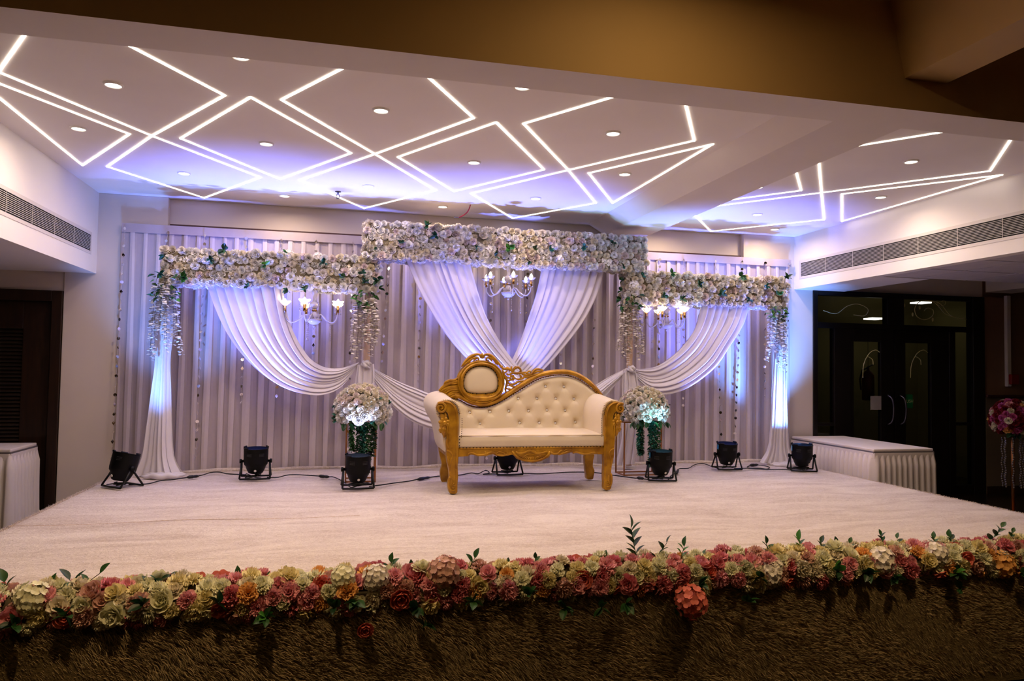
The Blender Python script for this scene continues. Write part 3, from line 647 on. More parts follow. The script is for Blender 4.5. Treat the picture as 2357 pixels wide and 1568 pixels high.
# ================================================================== FLOWER MESHES
def petal(mb, ang, r0, L_, wd_, tilt, curl, ruf=0.0, cup=0.0, nu=2, nv=3, ph=0.0, z0=0.0, mi=0):
    ca, sa = math.cos(ang), math.sin(ang); n = len(mb.v); x, z, t = r0, z0, tilt
    for j in range(nv+1):
        v = j/nv
        w = wd_*(0.35+0.65*math.sin(PI*min(1, 0.12+v*0.62)))*(1 if v < 0.99 else 0.82)
        for i in range(nu*2+1):
            s = (i-nu)/nu
            rr = ruf*v*v*math.sin(s*4.2+ph+i*2.4)
            yy = s*w; xx = x-abs(s)**2*L_*0.12*v - cup*math.sin(tilt)*abs(s)**2*w*0.0
            zz = z+rr+cup*s*s*w
            mb.v.append((xx*ca-yy*sa, xx*sa+yy*ca, zz))
        x += math.cos(t)*L_/nv; z += math.sin(t)*L_/nv; t += curl/nv
    w_ = nu*2+1
    for j in range(nv):
        for i in range(nu*2): mb.f.append((n+j*w_+i, n+j*w_+i+1, n+(j+1)*w_+i+1, n+(j+1)*w_+i)); mb.m.append(mi)
def rose(seed):
    r = random.Random(seed); m = MB()
    for cnt, r0, L_, w, tilt, curl, z0 in ((7, 0.006, 0.038, 0.019, 0.35, -0.2, 0.002), (6, 0.005, 0.034, 0.018, 0.80, -0.6, 0.006), (5, 0.004, 0.030, 0.016, 1.10, -0.5, 0.010), (5, 0.003, 0.026, 0.012, 1.35, -0.1, 0.012), (3, 0.002, 0.024, 0.008, 1.5, 0.3, 0.012)):
        for k in range(cnt): petal(m, 2*PI*k/cnt+r.uniform(-.25, .25)+z0*90, r0, L_*r.uniform(.9, 1.1), w*r.uniform(.9, 1.15), tilt+r.uniform(-.12, .12), curl, 0.004, 0.55, ph=r.uniform(0, 6), z0=z0)
    return m
def carnation(seed):
    r = random.Random(seed); m = MB()
    for cnt, L_, w, tilt, curl, z0 in ((9, 0.039, 0.017, 0.05, -0.3, 0.004), (9, 0.037, 0.016, 0.42, -0.35, 0.006), (8, 0.034, 0.014, 0.75, -0.3, 0.008), (7, 0.031, 0.013, 1.05, -0.2, 0.009), (5, 0.028, 0.010, 1.35, 0.0, 0.010)):
        for k in range(cnt): petal(m, 2*PI*k/cnt+r.uniform(-.3, .3), 0.003, L_*r.uniform(.88, 1.1), w*r.uniform(.9, 1.2), tilt+r.uniform(-.2, .2), curl, 0.0085, 0.1, nu=3, nv=3, ph=r.uniform(0, 6), z0=z0)
    return m
def hydrangea(seed, R_=0.06):
    r = random.Random(seed); m = MB()
    for k in range(34):
        t = (k+0.5)/34; th = math.acos(1-1.25*t); a = k*2.39996
        n = Vector((math.sin(th)*math.cos(a), math.sin(th)*math.sin(a), math.cos(th))); c = n*R_*r.uniform(.9, 1.08); q = facing(n, r.uniform(0, 6))
        mm = MB()
        for p in range(4): petal(mm, PI/2*p, 0.001, 0.019, 0.011, 0.15, 0.3, 0.002, nu=1, nv=2)
        m.add([c+q @ Vector(v) for v in mm.v], mm.f)
    m.ball((0, 0, 0), R_*0.85, 8); return m
def peony(seed):
    r = random.Random(seed); m = MB()
    for cnt, L_, w, tilt, curl in ((6, 0.058, 0.030, 0.35, 0.7), (6, 0.052, 0.027, 0.75, 0.6), (5, 0.045, 0.022, 1.1, 0.4), (4, 0.036, 0.016, 1.4, 0.2)):
        for k in range(cnt): petal(m, 2*PI*k/cnt+r.uniform(-.25, .25), 0.004, L_, w, tilt, curl, 0.004, 0.15, ph=r.uniform(0, 6))
    return m
FL = {}
def fmesh(kind, colr, v):
    k = (kind, colr, v)
    if k not in FL:
        FL[k] = {'rose': rose, 'carnation': carnation, 'hydrangea': hydrangea, 'peony': peony}[kind](v*13+5).mesh('%s_%s' % (kind, colr), 'petal_'+colr, smooth=True)
    return FL[k]
def leafmesh(colr, L_=0.06, w=0.02):
    m = MB()
    def fn(u, v):
        s = (u-0.5)*2; ww = w*math.sin(PI*min(1, v*0.96+0.02))**0.8*(1.15-0.5*v)
        return (s*ww, v*L_, 0.35*abs(s)*ww+0.25*L_*math.sin(v*2.0)*0.5)
    return m.grid(fn, 4, 6).mesh('leaf_'+colr, 'leaf_'+colr, smooth=True)
LEAF = {c: leafmesh(c) for c in ('green', 'dark_green', 'teal', 'bright_green')}
def put_flower(parent, kind, colr, P, n, sc=1.0, v=None):
    me = fmesh(kind, colr, random.randint(0, 2) if v is None else v)
    nn = Vector(n)+Vector((random.uniform(-.3, .3), random.uniform(-.3, .3), random.uniform(-.3, .3)))
    return inst({'hydrangea': 'hydrangea_head'}.get(kind, kind), me, parent, Vector(P)-Vector(wloc(parent)), facing(nn, random.uniform(0, 6.28)), sc)
def put_leaf(parent, P, d, colr='green', sc=1.0, name='leaf', roll=None):
    """leaf with its stalk at P pointing along d"""
    d = Vector(d).normalized(); q = d.to_track_quat('Y', 'Z') @ Euler((0, random.uniform(-1, 1) if roll is None else roll, 0)).to_quaternion()
    return inst(name, LEAF[colr], parent, Vector(P)-Vector(wloc(parent)), q, sc)
def leaf_cluster(parent, P, n, cnt=5, sc=1.0, cols=('green', 'dark_green'), spread=1.0):
    n = Vector(n).normalized()
    for k in range(cnt):
        d = n*0.6+Vector((random.uniform(-1, 1), random.uniform(-1, 1)*0.5, random.uniform(-1, 1)))*spread
        put_leaf(parent, P, d, random.choice(cols), sc*random.uniform(0.8, 1.2))
# ------------------------------------------------------------------ garlands
def garland(x0, x1, y0, y1, z0, z1, label, leaves):
    c = ((x0+x1)/2, (y0+y1)/2, z0)
    g = empty('flower_garland', c, label, 'flower garland', 'long white flower garlands above the stage')
    MB().box((x0+0.04, y0+0.04, z0+0.04), (x1-0.04, y1-0.04, z1-0.04)).build('foam_core', 'foam', g, bevel=0.02)
    S = 0.070; cells = []
    def face(o, du, dv, lu, lv, n, pr):
        nu = max(1, round(lu/S)); nv = max(1, round(lv/S))
        for i in range(nu+1):
            for j in range(nv+1):
                p = Vector(o)+Vector(du)*(lu*(i+0.5*(j % 2)+random.uniform(-.22, .22))/nu if nu else 0)+Vector(dv)*(lv*(j+random.uniform(-.2, .2))/nv)
                cells.append((pr+random.random()*0.1, p, n))
    e = 0.045
    face((x0+e, y0+e, z0+e), (1, 0, 0), (0, 0, 1), x1-x0-2*e, z1-z0-2*e, (0, -1, 0.05), 0)
    face((x0+e, y0+e+0.05, z0+e), (1, 0, 0), (0, 1, 0), x1-x0-2*e, (y1-y0)*0.55, (0, -0.2, -1), 1)
    face((x0+e, y0+e, z0+e), (0, 1, 0), (0, 0, 1), y1-y0-2*e, z1-z0-2*e, (-1, -0.2, 0), 1)
    face((x1-e, y0+e, z0+e), (0, 1, 0), (0, 0, 1), y1-y0-2*e, z1-z0-2*e, (1, -0.2, 0), 3)
    face((x0+e, y0+e+0.05, z1-e), (1, 0, 0), (0, 1, 0), x1-x0-2*e, (y1-y0)*0.5, (0, -0.3, 1), 2)
    cells.sort(key=lambda t: t[0])
    rest = MB(); cnt = 0; alln = 0
    for pr, p, n in cells:
        col_ = random.choices(['white', 'cream', 'ivory', 'blush'], [6, 2, 2.5, 1.2])[0]
        kind = random.choices(['rose', 'carnation', 'hydrangea', 'peony'], [6, 2.5, 0.5, 0.8])[0]
        sc = random.uniform(0.9, 1.25)*(0.85 if kind in ('hydrangea', 'peony') else 1.05)
        pos = p-Vector(n)*0.028*(0.4 if kind != 'hydrangea' else 1.3)+Vector(n)*random.uniform(-0.012, 0.02)
        if alln < 300: put_flower(g, kind, col_, pos, n, sc); alln += 1
        else:
            me = fmesh('rose', 'ivory', alln % 3); q = facing(Vector(n)+Vector((random.uniform(-.3, .3),)*3), random.uniform(0, 6))
            rest.add([pos+(q @ v.co)*sc for v in me.vertices], [tuple(f.vertices) for f in me.polygons]); alln += 1
    if rest.v: rest.build('back_blooms', 'petal_ivory', g, smooth=True, kind='stuff')
    for (x, y, cols, k, s_) in leaves:
        P = py(x, y, y0-0.015); leaf_cluster(g, P, (0, -1, 0.1), k+2, s_*1.15, cols)
    return g
T, Gn, B_ = ('teal', 'dark_green'), ('green', 'dark_green'), ('bright_green', 'green')
YG0, YG1 = 7.52, 7.84
garland(-1.735, 0.35, YG0, YG1, HS+1.848, HS+2.228, 'white and cream flower garland at the left with green sprigs, lowest left of three', [(514, 575, Gn, 4, 1.0), (420, 640, B_, 9, 1.1), (485, 598, T, 6, 0.7), (610, 610, B_, 4, .8), (658, 580, B_, 6, .6), (745, 605, T, 6, .7), (835, 630, T, 6, .8), (840, 650, T, 5, .8), (378, 590, T, 4, .8), (368, 632, T, 6, .9), (660, 668, T, 4, .7), (700, 668, Gn, 6, .8), (868, 650, Gn, 5, 1.0), (570, 660, T, 3, .7), (790, 640, Gn, 4, .8)])
garland(0.18, 3.29, YG0-0.03, YG1-0.03, HS+2.185, HS+2.60, 'widest and highest white flower garland over the sofa, hung before the beam', [(925, 560, Gn, 6, .8), (985, 520, Gn, 5, .9), (1003, 545, T, 5, .9), (1095, 568, T, 5, .7), (1172, 573, B_, 9, 1.0), (1140, 590, Gn, 3, .8), (1230, 575, Gn, 4, .8), (1265, 575, T, 4, .8), (1345, 570, T, 4, .8), (1412, 560, T, 4, .7), (1217, 608, T, 5, .6), (1435, 615, T, 4, .7), (862, 575, Gn, 3, .6)])
garland(3.09, 5.08, YG0, YG1, HS+1.835, HS+2.22, 'white flower garland at the right lit cyan at its outer end', [(1547, 630, B_, 6, .9), (1610, 655, Gn, 7, .8), (1530, 680, T, 6, .8), (1570, 690, Gn, 4, .9), (1707, 637, Gn, 6, 1.0), (1660, 677, Gn, 6, .9), (1765, 660, T, 6, .7), (1795, 680, B_, 5, .9), (1812, 640, Gn, 6, 1.0), (1480, 635, T, 4, .7), (1725, 690, Gn, 3, .7)])
# ------------------------------------------------------------------ hanging blossom vines
def vine(xc, w, ytop, yleaf, ybot, label, strands, yb=7.58, colr='white'):
    top = py(xc, ytop, yb); g = empty('hanging_blossom_vine', top, label, 'flower vine', 'blossom vines under the garland ends')
    for k, (dx, l) in enumerate(strands):
        X0 = py(xc+dx*w*0.6, ytop, yb); X1 = py(xc+dx*w, ybot-(1-l)*(ybot-ytop), yb)
        Y_ = yb+random.uniform(-0.06, 0.06); P = resample([(X0.x, Y_, X0.z), ((X0.x*.5+X1.x*.5)+random.uniform(-.02, .02), Y_-0.02, (X0.z+X1.z)/2), (X1.x, Y_, X1.z)], 30)
        m = MB(); m.tube(P, 0.0022, 3, mi=1)
        for i in range(3, 31, 1):
            p = Vector(P[i]); tper = 1.0-0.35*(i/30)
            for q in range(3):
                a = random.uniform(0, 6.28); d = Vector((math.cos(a), math.sin(a)*0.8, random.uniform(-.6, .2))); c = p+d*0.012*tper
                mm = MB(); petal(mm, a, 0.0, 0.042*tper, 0.025*tper, random.uniform(-.6, .5), -.8, .002, nu=1, nv=2)
                m.add([c+Vector(v) for v in mm.v], mm.f, 0)
        m.build('blossom_strand', ['petal_'+colr, 'stem'], g, smooth=True)
    nl = 26
    for k in range(nl):
        u = random.uniform(-1, 1); P = py(xc+u*w*0.8, random.uniform(ytop-12, yleaf), yb-0.05)
        put_leaf(g, P, (u*0.7+random.uniform(-.6, .6), random.uniform(-.5, .1), random.uniform(-1, .1)), random.choice(['green', 'dark_green', 'bright_green', 'green']), random.uniform(.8, 1.25))
    return g
vine(380, 38, 640, 690, 830, 'white blossom vine under the left end of the left garland', [(-1, .95), (-.75, 1.0), (-.3, .62), (.0, .75), (.15, .88), (.4, .80), (.95, .92), (.6, .6)])
vine(838, 28, 680, 712, 835, 'white blossom vine at the joint of the left and middle garlands', [(-1, .85), (-.7, .95), (-.2, .8), (.2, .7), (.5, .9), (.9, .75), (1.1, .6)], colr='ivory')
vine(1450, 27, 690, 715, 845, 'white blossom vine at the joint of the middle and right garlands', [(-1.1, .75), (-.6, .85), (-.1, .95), (.1, .8), (.6, .7), (.95, .9), (1.1, .8)], colr='ivory')
vine(1790, 20, 712, 735, 850, 'white blossom vine lit cyan under the right end of the right garland', [(-1, .85), (-.7, .6), (.2, .95), (.5, 1.0), (.9, .9), (.0, .7)])
for xx_, yy_, s_ in ((868, 640, 1), (872, 665, 1), (1436, 645, -1), (1432, 670, -1), (1428, 690, -1)):
    g = [o for o in COL.objects if o.name.startswith('hanging_blossom_vine')][1 if s_ > 0 else 2]
    for k in range(5): put_leaf(g, py(xx_, yy_, 7.5), (s_*random.uniform(.2, 1), -.2, random.uniform(-.9, .3)), random.choice(['dark_green', 'green']), 1.1)
# ================================================================== STAGE-EDGE FLOWER BORDER
bd = empty('flower_border', (1.6, 3.72, HS), 'long border of pink, cream, yellow and orange flowers along the front stage edge', 'flower border')
bx0, bx1 = -1.95, 4.95
MB().tube([(bx0, 3.74, HS-0.01), (bx1, 3.74, HS-0.01)], 0.058, 8).build('foam_core', 'foam', bd, smooth=True)
cands = []
nrow = 7
for j in range(nrow):
    th = math.radians(-38+j*(178/(nrow-1)))   # angle from straight towards viewer, upward positive
    nx_ = int((bx1-bx0)/0.092)
    for i in range(nx_):
        X = bx0+(i+0.5*(j % 2)+random.uniform(-.3, .3))*(bx1-bx0)/nx_
        cands.append((0 if j <= 5 else 1, abs(X-1.4), X, th+random.uniform(-.1, .1)))
cc = ['pink', 'deep_pink', 'pale', 'yellow', 'cream', 'orange', 'dusty']
back = MB(); ncar = nother = 0
cands.sort(key=lambda t: (t[0], t[1]))
for pr, _d, X, th in cands:
    r_ = 0.074+random.uniform(-.012, .016)
    P = Vector((X, 3.74-r_*1.25*math.cos(th), HS-0.022+r_*0.95*math.sin(th))); n = Vector((0, -math.cos(th), math.sin(th)))
    col_ = random.choices(cc, [4.0, 1.8, 5, 3.0, 2.2, 1.3, 1.0])[0]; sc = random.uniform(1.0, 1.4)
    kd = random.random()
    if kd < 0.72 and ncar < 300: put_flower(bd, 'carnation', col_, P, n, sc); ncar += 1
    elif kd < 0.82 and nother < 280: put_flower(bd, 'peony', random.choice(['pink', 'coral', 'dusty', 'pale']), P-n*0.01, n, sc*0.85); nother += 1
    elif nother < 280: put_flower(bd, 'rose', col_, P, n, sc*1.1); nother += 1
    else:
        me = fmesh('carnation', 'pale', 1); q = facing(n, random.uniform(0, 6)); back.add([P+(q @ v.co)*sc for v in me.vertices], [tuple(f.vertices) for f in me.polygons])
if back.v: back.build('back_blooms', 'petal_pale', bd, smooth=True, kind='stuff')
def bpt(x, y, Y=3.68): return py(x, y, Y)
for x, y, col_, s_ in ((1590, 1385, 'coral', 1.35), (1022, 1318, 'dusty', 1.25), (75, 1378, 'pale', 1.1), (790, 1330, 'pale', .9), (1770, 1320, 'ivory', 1.2), (2025, 1290, 'ivory', 1.25), (2300, 1300, 'orange', 1.3), (2150, 1275, 'ivory', 1.1), (1775, 1312, 'ivory', 1.1), (865, 1330, 'ivory', 1.0)):
    Y = 3.58 if col_ == 'coral' else 3.66
    put_flower(bd, 'hydrangea', col_, bpt(x, y, Y), (0, -1, 0.5), s_)
# leaf sprigs along the border
def sprig(x, y, h, lean, n, cols, s_=1.0, name='leaf_sprig', Y=3.74):
    a = bpt(x, y, Y); b = bpt(x+lean, y-h, Y+0.02); pts = resample([a, (a+b)/2+Vector((random.uniform(-.01, .01), -.01, 0)), b], 10)
    st = MB().tube(pts, 0.0018, 4).build(name, 'stem', bd)
    for k in range(n):
        t = 0.25+0.75*k/max(1, n-1); p = Vector(pts[min(10, int(t*10))])
        sd = 1 if k % 2 else -1; d = (b-a).normalized()*0.7+Vector((sd*0.9, random.uniform(-.4, .2), 0))
        if k == n-1: d = (b-a)
        put_leaf(st, p, d, random.choice(cols), s_*random.uniform(.8, 1.1), roll=random.uniform(-.5, .5))
    return st
DG = ('dark_green', 'green')
for a in ((1470, 1300, 85, -18, 9, ('green', 'dark_green'), 1.25), (1500, 1300, 50, 35, 4, ('green', 'dark_green'), 1.0), (190, 1360, 25, -30, 3, ('green', 'dark_green'), 1.2), (195, 1350, 30, 35, 2, ('green',), 1.0), (290, 1360, 35, 100, 7, ('teal', 'dark_green'), .8), (20, 1365, 25, -10, 3, ('green',), 1.0), (110, 1360, 18, 10, 4, DG, .7),
          (545, 1360, 32, 0, 5, ('green', 'bright_green'), .9), (395, 1378, 28, 3, 6, DG, .55), (450, 1362, 20, -8, 5, DG, .5), (610, 1360, 28, 8, 6, DG, .6), (660, 1350, 26, 0, 5, ('green', 'dark_green'), .7), (700, 1350, 20, 5, 4, DG, .5), (890, 1340, 45, 10, 5, DG, .9), (945, 1330, 24, 0, 5, DG, .7), (1050, 1335, 30, 0, 4, DG, .7), (1075, 1320, 35, 18, 4, ('green',), .95), (1165, 1320, 22, 3, 6, DG, .5), (1232, 1320, 34, 0, 5, DG, .6), (1290, 1320, 28, -12, 5, DG, .5), (1320, 1325, 25, 0, 4, DG, .5), (1390, 1310, 28, 4, 6, DG, .6),
          (1565, 1300, 42, 10, 6, ('bright_green', 'green'), .9), (1600, 1310, 30, 18, 5, DG, .8), (1700, 1300, 25, 0, 5, DG, .7), (1770, 1280, 28, -6, 4, ('green', 'dark_green'), .9), (1835, 1285, 42, 5, 6, ('bright_green', 'green'), 1.0), (1880, 1275, 25, 10, 4, DG, .8), (1930, 1272, 20, -5, 4, DG, .7), (1945, 1275, 25, 10, 3, ('green',), .8), (2035, 1255, 22, -8, 5, DG, .7), (2060, 1260, 20, 5, 3, DG, .7), (2150, 1260, 20, 0, 4, DG, .7), (2185, 1265, 28, 0, 5, DG, .8), (2270, 1250, 36, 35, 6, DG, .9), (2320, 1250, 24, 10, 5, DG, .7), (1475, 1335, 25, 8, 4, DG, .8), (1450, 1340, 10, -8, 4, DG, .8)): sprig(*a)
for x, y, k in ((150, 1420, 5), (330, 1392, 4), (500, 1390, 5), (610, 1420, 7), (770, 1400, 4), (820, 1385, 6), (960, 1400, 5), (1090, 1385, 6), (1220, 1370, 5), (1300, 1400, 6), (1385, 1400, 4), (1440, 1390, 5), (1610, 1345, 6), (1750, 1330, 5), (1930, 1315, 7), (2000, 1320, 5), (2060, 1330, 5), (2200, 1320, 7), (2350, 1320, 5), (1560, 1390, 4), (30, 1440, 5), (2210, 1355, 3), (975, 1440, 3), (1720, 1385, 3)):
    leaf_cluster(bd, bpt(x, y, 3.59), (0, -1, 0.1), k+1, 1.0, DG if k < 7 else ('green', 'bright_green', 'dark_green'))
put_flower(bd, 'peony', 'coral', bpt(840, 1445, 3.60), (0, -1, -0.4), 0.8)
# ================================================================== SOFA
def S(u, v, Y): p = py(940+u/4.126, 780+v/4.126, Y); return p
YF, YK = 6.36, 6.88
sofa = empty('royal_sofa', (1.71, 6.66, HS), 'cream tufted two-seat sofa with carved golden frame at the centre of the stage', 'sofa')
def sprism(mb, pts, Yp, y0, y1, mirror=False, k=0.95):
    pol = [(S(u, v, Yp).x, S(u, v, Yp).z) for u, v in pts]
    if mirror: pol = [(1.71+(1.71-x)*k+0.0, z) for x, z in pol][::-1]
    return mb.prism(pol, y0, y1)
def smooth_closed(pts, n):
    P = list(pts)+[pts[0]]; ext = [pts[-1]]+P+[pts[1]]
    out = []
    for i in range(1, len(ext)-2):
        a, b, c, d = [np.array(q, float) for q in ext[i-1:i+3]]
        for k in range(n):
            t = k/n; out.append(tuple(0.5*((2*b)+(-a+c)*t+(2*a-5*b+4*c-d)*t*t+(-a+3*b-3*c+d)*t**3)))
    return out
POST = [(262, 640), (282, 606), (320, 588), (372, 588), (422, 612), (456, 655), (470, 720), (474, 820), (470, 950), (470, 1120), (464, 1210), (468, 1300), (462, 1390), (455, 1462), (392, 1464), (374, 1420), (370, 1370), (384, 1310), (378, 1230), (360, 1150), (356, 1060), (352, 985), (362, 900), (372, 830), (380, 770), (372, 715), (348, 690), (320, 682), (285, 690), (262, 672)]
def mirx(mb, k=0.95):
    """a mirrored copy of a mesh builder about the sofa's middle"""
    m = MB(); m.v = [(1.71+(1.71-x)*k, y, z) for x, y, z in mb.v]; m.f = [tuple(q[::-1]) for q in mb.f]; m.m = list(mb.m); return m
def post_parts():
    a = MB(); sprism(a, smooth_closed(POST, 3), YF, YF-0.035, YF+0.035)
    o = MB()
    c = S(305, 655, YF)
    o.tube(spiral(c.x, c.z, 0.048, 1.7, YF-0.04, 30, 2.2, -1, 0.12), [0.013-0.006*i/30 for i in range(31)], 7)
    # inner edge bead and raised vein down the leg
    for pts, r_ in (([(292, 615), (340, 600), (400, 612), (440, 650), (458, 720), (462, 830), (458, 980), (456, 1120), (450, 1230)], .007), ([(365, 1060), (400, 1075), (420, 1110), (400, 1160), (392, 1220)], .008), ([(372, 1120), (392, 1190), (398, 1250)], .006),
                    ([(395, 1310), (385, 1350), (388, 1410), (410, 1440), (440, 1440)], .010), ([(420, 1330), (428, 1370), (415, 1400)], .007), ([(450, 1240), (454, 1310), (448, 1400)], .006), ([(375, 800), (368, 880), (372, 980), (380, 1040)], .008)):
        o.tube(resample([S(u, v, YF-0.036) for u, v in pts], 14), r_, 6)
    o.tube(spiral(S(425, 1395, YF).x, S(425, 1395, YF).z, 0.02, 1.2, YF-0.04, 14, 1.5, 1, 0.2), 0.005, 5)
    # flower and leaf hanging outside the post
    c = S(337, 795, YF)
    for k in range(7):
        an = 2*PI*k/7+0.3; L_ = 0.052 if k != 5 else 0.052
        P = [c+Vector((math.cos(an)*L_*t, 0.006*math.sin(t*PI)-0.0, math.sin(an)*L_*t)) for t in (0.1, 0.4, 0.75, 1.0)]
        o.tube([p+Vector((0, -0.030, 0)) for p in P], [0.012, 0.019, 0.021, 0.006], 7, flat=0.8)
    o.ball(c+Vector((0, -0.05, 0)), 0.021, 10, (1, .7, 1))
    for pts, r_ in (([(335, 830), (330, 880), (342, 940)], [.022, .024, .006]), ([(318, 840), (300, 870), (306, 895)], [.018, .016, .005]), ([(350, 840), (360, 890), (350, 930)], [.016, .016, .005]), ([(330, 760), (318, 725), (300, 700)], [.02, .02, .008]), ([(345, 755), (352, 725), (345, 700)], [.016, .016, .006])):
        o.tube([S(u, v, YF-0.022) for u, v in pts], r_, 7, flat=0.8)
    return a, o
a, o = post_parts()
for mir in (False, True):
    p_ = (mirx(a) if mir else a).build('arm_post', 'gold_paint', sofa, bevel=0.008)
    (mirx(o) if mir else o).build('carving', 'gold_paint', p_, smooth=True)
# back legs
BL = [(285, 1035), (300, 1040), (360, 1060), (372, 1150), (384, 1240), (380, 1300), (372, 1358), (318, 1358), (302, 1310), (300, 1250), (316, 1190), (300, 1120)]
bl = MB(); sprism(bl, smooth_closed(BL, 3), 6.97, 6.94, 7.0)
bl.build('leg', 'gold_paint', sofa, bevel=0.006)
BR = [(1672, 1095), (1755, 1095), (1748, 1150), (1745, 1210), (1760, 1250), (1752, 1300), (1742, 1330), (1690, 1330), (1680, 1280), (1672, 1220)]
br = MB(); sprism(br, smooth_closed(BR, 3), 6.97, 6.94, 7.0); br.build('leg', 'gold_paint', sofa, bevel=0.006)
# arms: loft of a roll profile from the front post to the back
AF = [(1.035, .47), (1.04, .60), (1.035, .70), (1.015, .765), (.975, .805), (.925, .818), (.87, .808), (.828, .775), (.812, .73), (.822, .685), (.845, .64), (.862, .58), (.878, .48), (.888, .40), (.915, .345)]
AB_ = [(1.06, .47), (1.06, .62), (1.045, .74), (1.00, .82), (.945, .862), (.89, .868), (.83, .85), (.785, .81), (.770, .76), (.785, .70), (.81, .64), (.845, .58), (.87, .48), (.885, .40), (.91, .345)]
def arm():
    m = MB(); A = resample([(x, z) for x, z in AF], 48); B = resample([(x, z) for x, z in AB_], 48)
    def fn(u, v):
        i = int(round(u*48)); t = v; p = A[i]*(1-t)+B[i]*t
        k = 0.0
        if v < 0.12 and 12 < i < 36: k = (0.004*math.sin(i*2.6))*(1-v/0.12)
        y = YF+0.005+(6.95-YF)*v
        cx, cz = .92, .70
        dx, dz = p[0]-cx, p[1]-cz; q = 1+k*6-0.07*max(0, 1-v*9)**2
        return (cx+dx*q, y, HS+cz+dz*q)
    m.grid(fn, 48, 40)
    n = len(m.v); ring = [fn(i/48, 0) for i in range(49)]; m.add(ring, [tuple(range(49))])
    ring = [fn(i/48, 1) for i in range(49)]; m.add(ring, [tuple(range(49))[::-1]])
    return m
am = arm()
# gathered fringe and studs where the cover meets the post
fr_ = MB(); A = resample([(x, z) for x, z in AF], 60)
for i in range(14, 40):
    p = Vector((A[i][0], YF-0.022, HS+A[i][1])); c = Vector((.925, YF-0.03, HS+.74)); d = (p-c).normalized()
    fr_.tube([p-d*0.020+Vector((0, 0.004, 0)), p-d*0.004, p+d*random.uniform(-.002, .008)+Vector((random.uniform(-.004, .004), 0.03, 0))], [0.004, 0.0055, 0.002], 4)
na = MB()
for i in list(range(13, 40, 1))+list(range(1, 12)):
    p = Vector((A[i][0], YF-0.03, HS+A[i][1])); c = Vector((.925, YF-0.03, HS+.74)); d = (p-c).normalized() if i > 12 else Vector((1, 0, 0)); na.ball(p-d*(0.022 if i > 12 else -0.004), 0.0045, 5)
for mir in (False, True):
    ar = (mirx(am) if mir else am).build('armrest', 'leatherette', sofa, smooth=True)
    (mirx(fr_) if mir else fr_).build('gathered_edge', 'seam_cream', ar, smooth=True)
    (mirx(na) if mir else na).build('nail_heads', 'nail', ar, kind='stuff')
# seat
def seat_fn(u, v):
    # v: 0 bottom front .. 1 back top; section in YZ
    sec = [(YF+.0, .385), (YF-.012, .40), (YF-.016, .45), (YF-.010, .485), (YF+.01, .499), (YF+.06, .506), (YF+.2, .515), (YF+.35, .52), (YF+.50, .522), (YF+.56, .52)]
    k = v*9; i = min(8, int(k)); t = k-i; y = sec[i][0]*(1-t)+sec[i+1][0]*t; z = sec[i][1]*(1-t)+sec[i+1][1]*t
    x = 1.018+(2.405-1.018)*u
    z += 0.004*math.sin(PI*u)*(v > .4)+0.002*math.sin(u*19+v*7)*(v > .3)+0.0025*math.sin(u*31)*(1 if .35 < v < .5 else 0)
    return (x, y, HS+z)
st = MB().grid(seat_fn, 70, 36)
st.add([(1.018, YF, HS+.385), (2.405, YF, HS+.385), (2.405, 6.92, HS+.385), (1.018, 6.92, HS+.385)], [(0, 3, 2, 1)])
so = st.build('seat', 'leatherette', sofa, smooth=True)
MB().tube([(1.03, YF-0.008, HS+.494), (1.7, YF-0.009, HS+.497), (2.395, YF-0.008, HS+.494)], 0.004, 6).build('piping', 'seam_cream', so, smooth=True)
nl = MB()
for i in range(46): nl.ball((1.03+1.365*i/45, YF-0.02, HS+.392+0.0*i), 0.0055, 6)
for i in range(4):
    nl.ball((1.026, YF-0.02, HS+.41+i*.027), 0.0055, 6); nl.ball((2.398, YF-0.02, HS+.41+i*.027), 0.0055, 6)
nl.build('nail_heads', 'nail', so, kind='stuff')
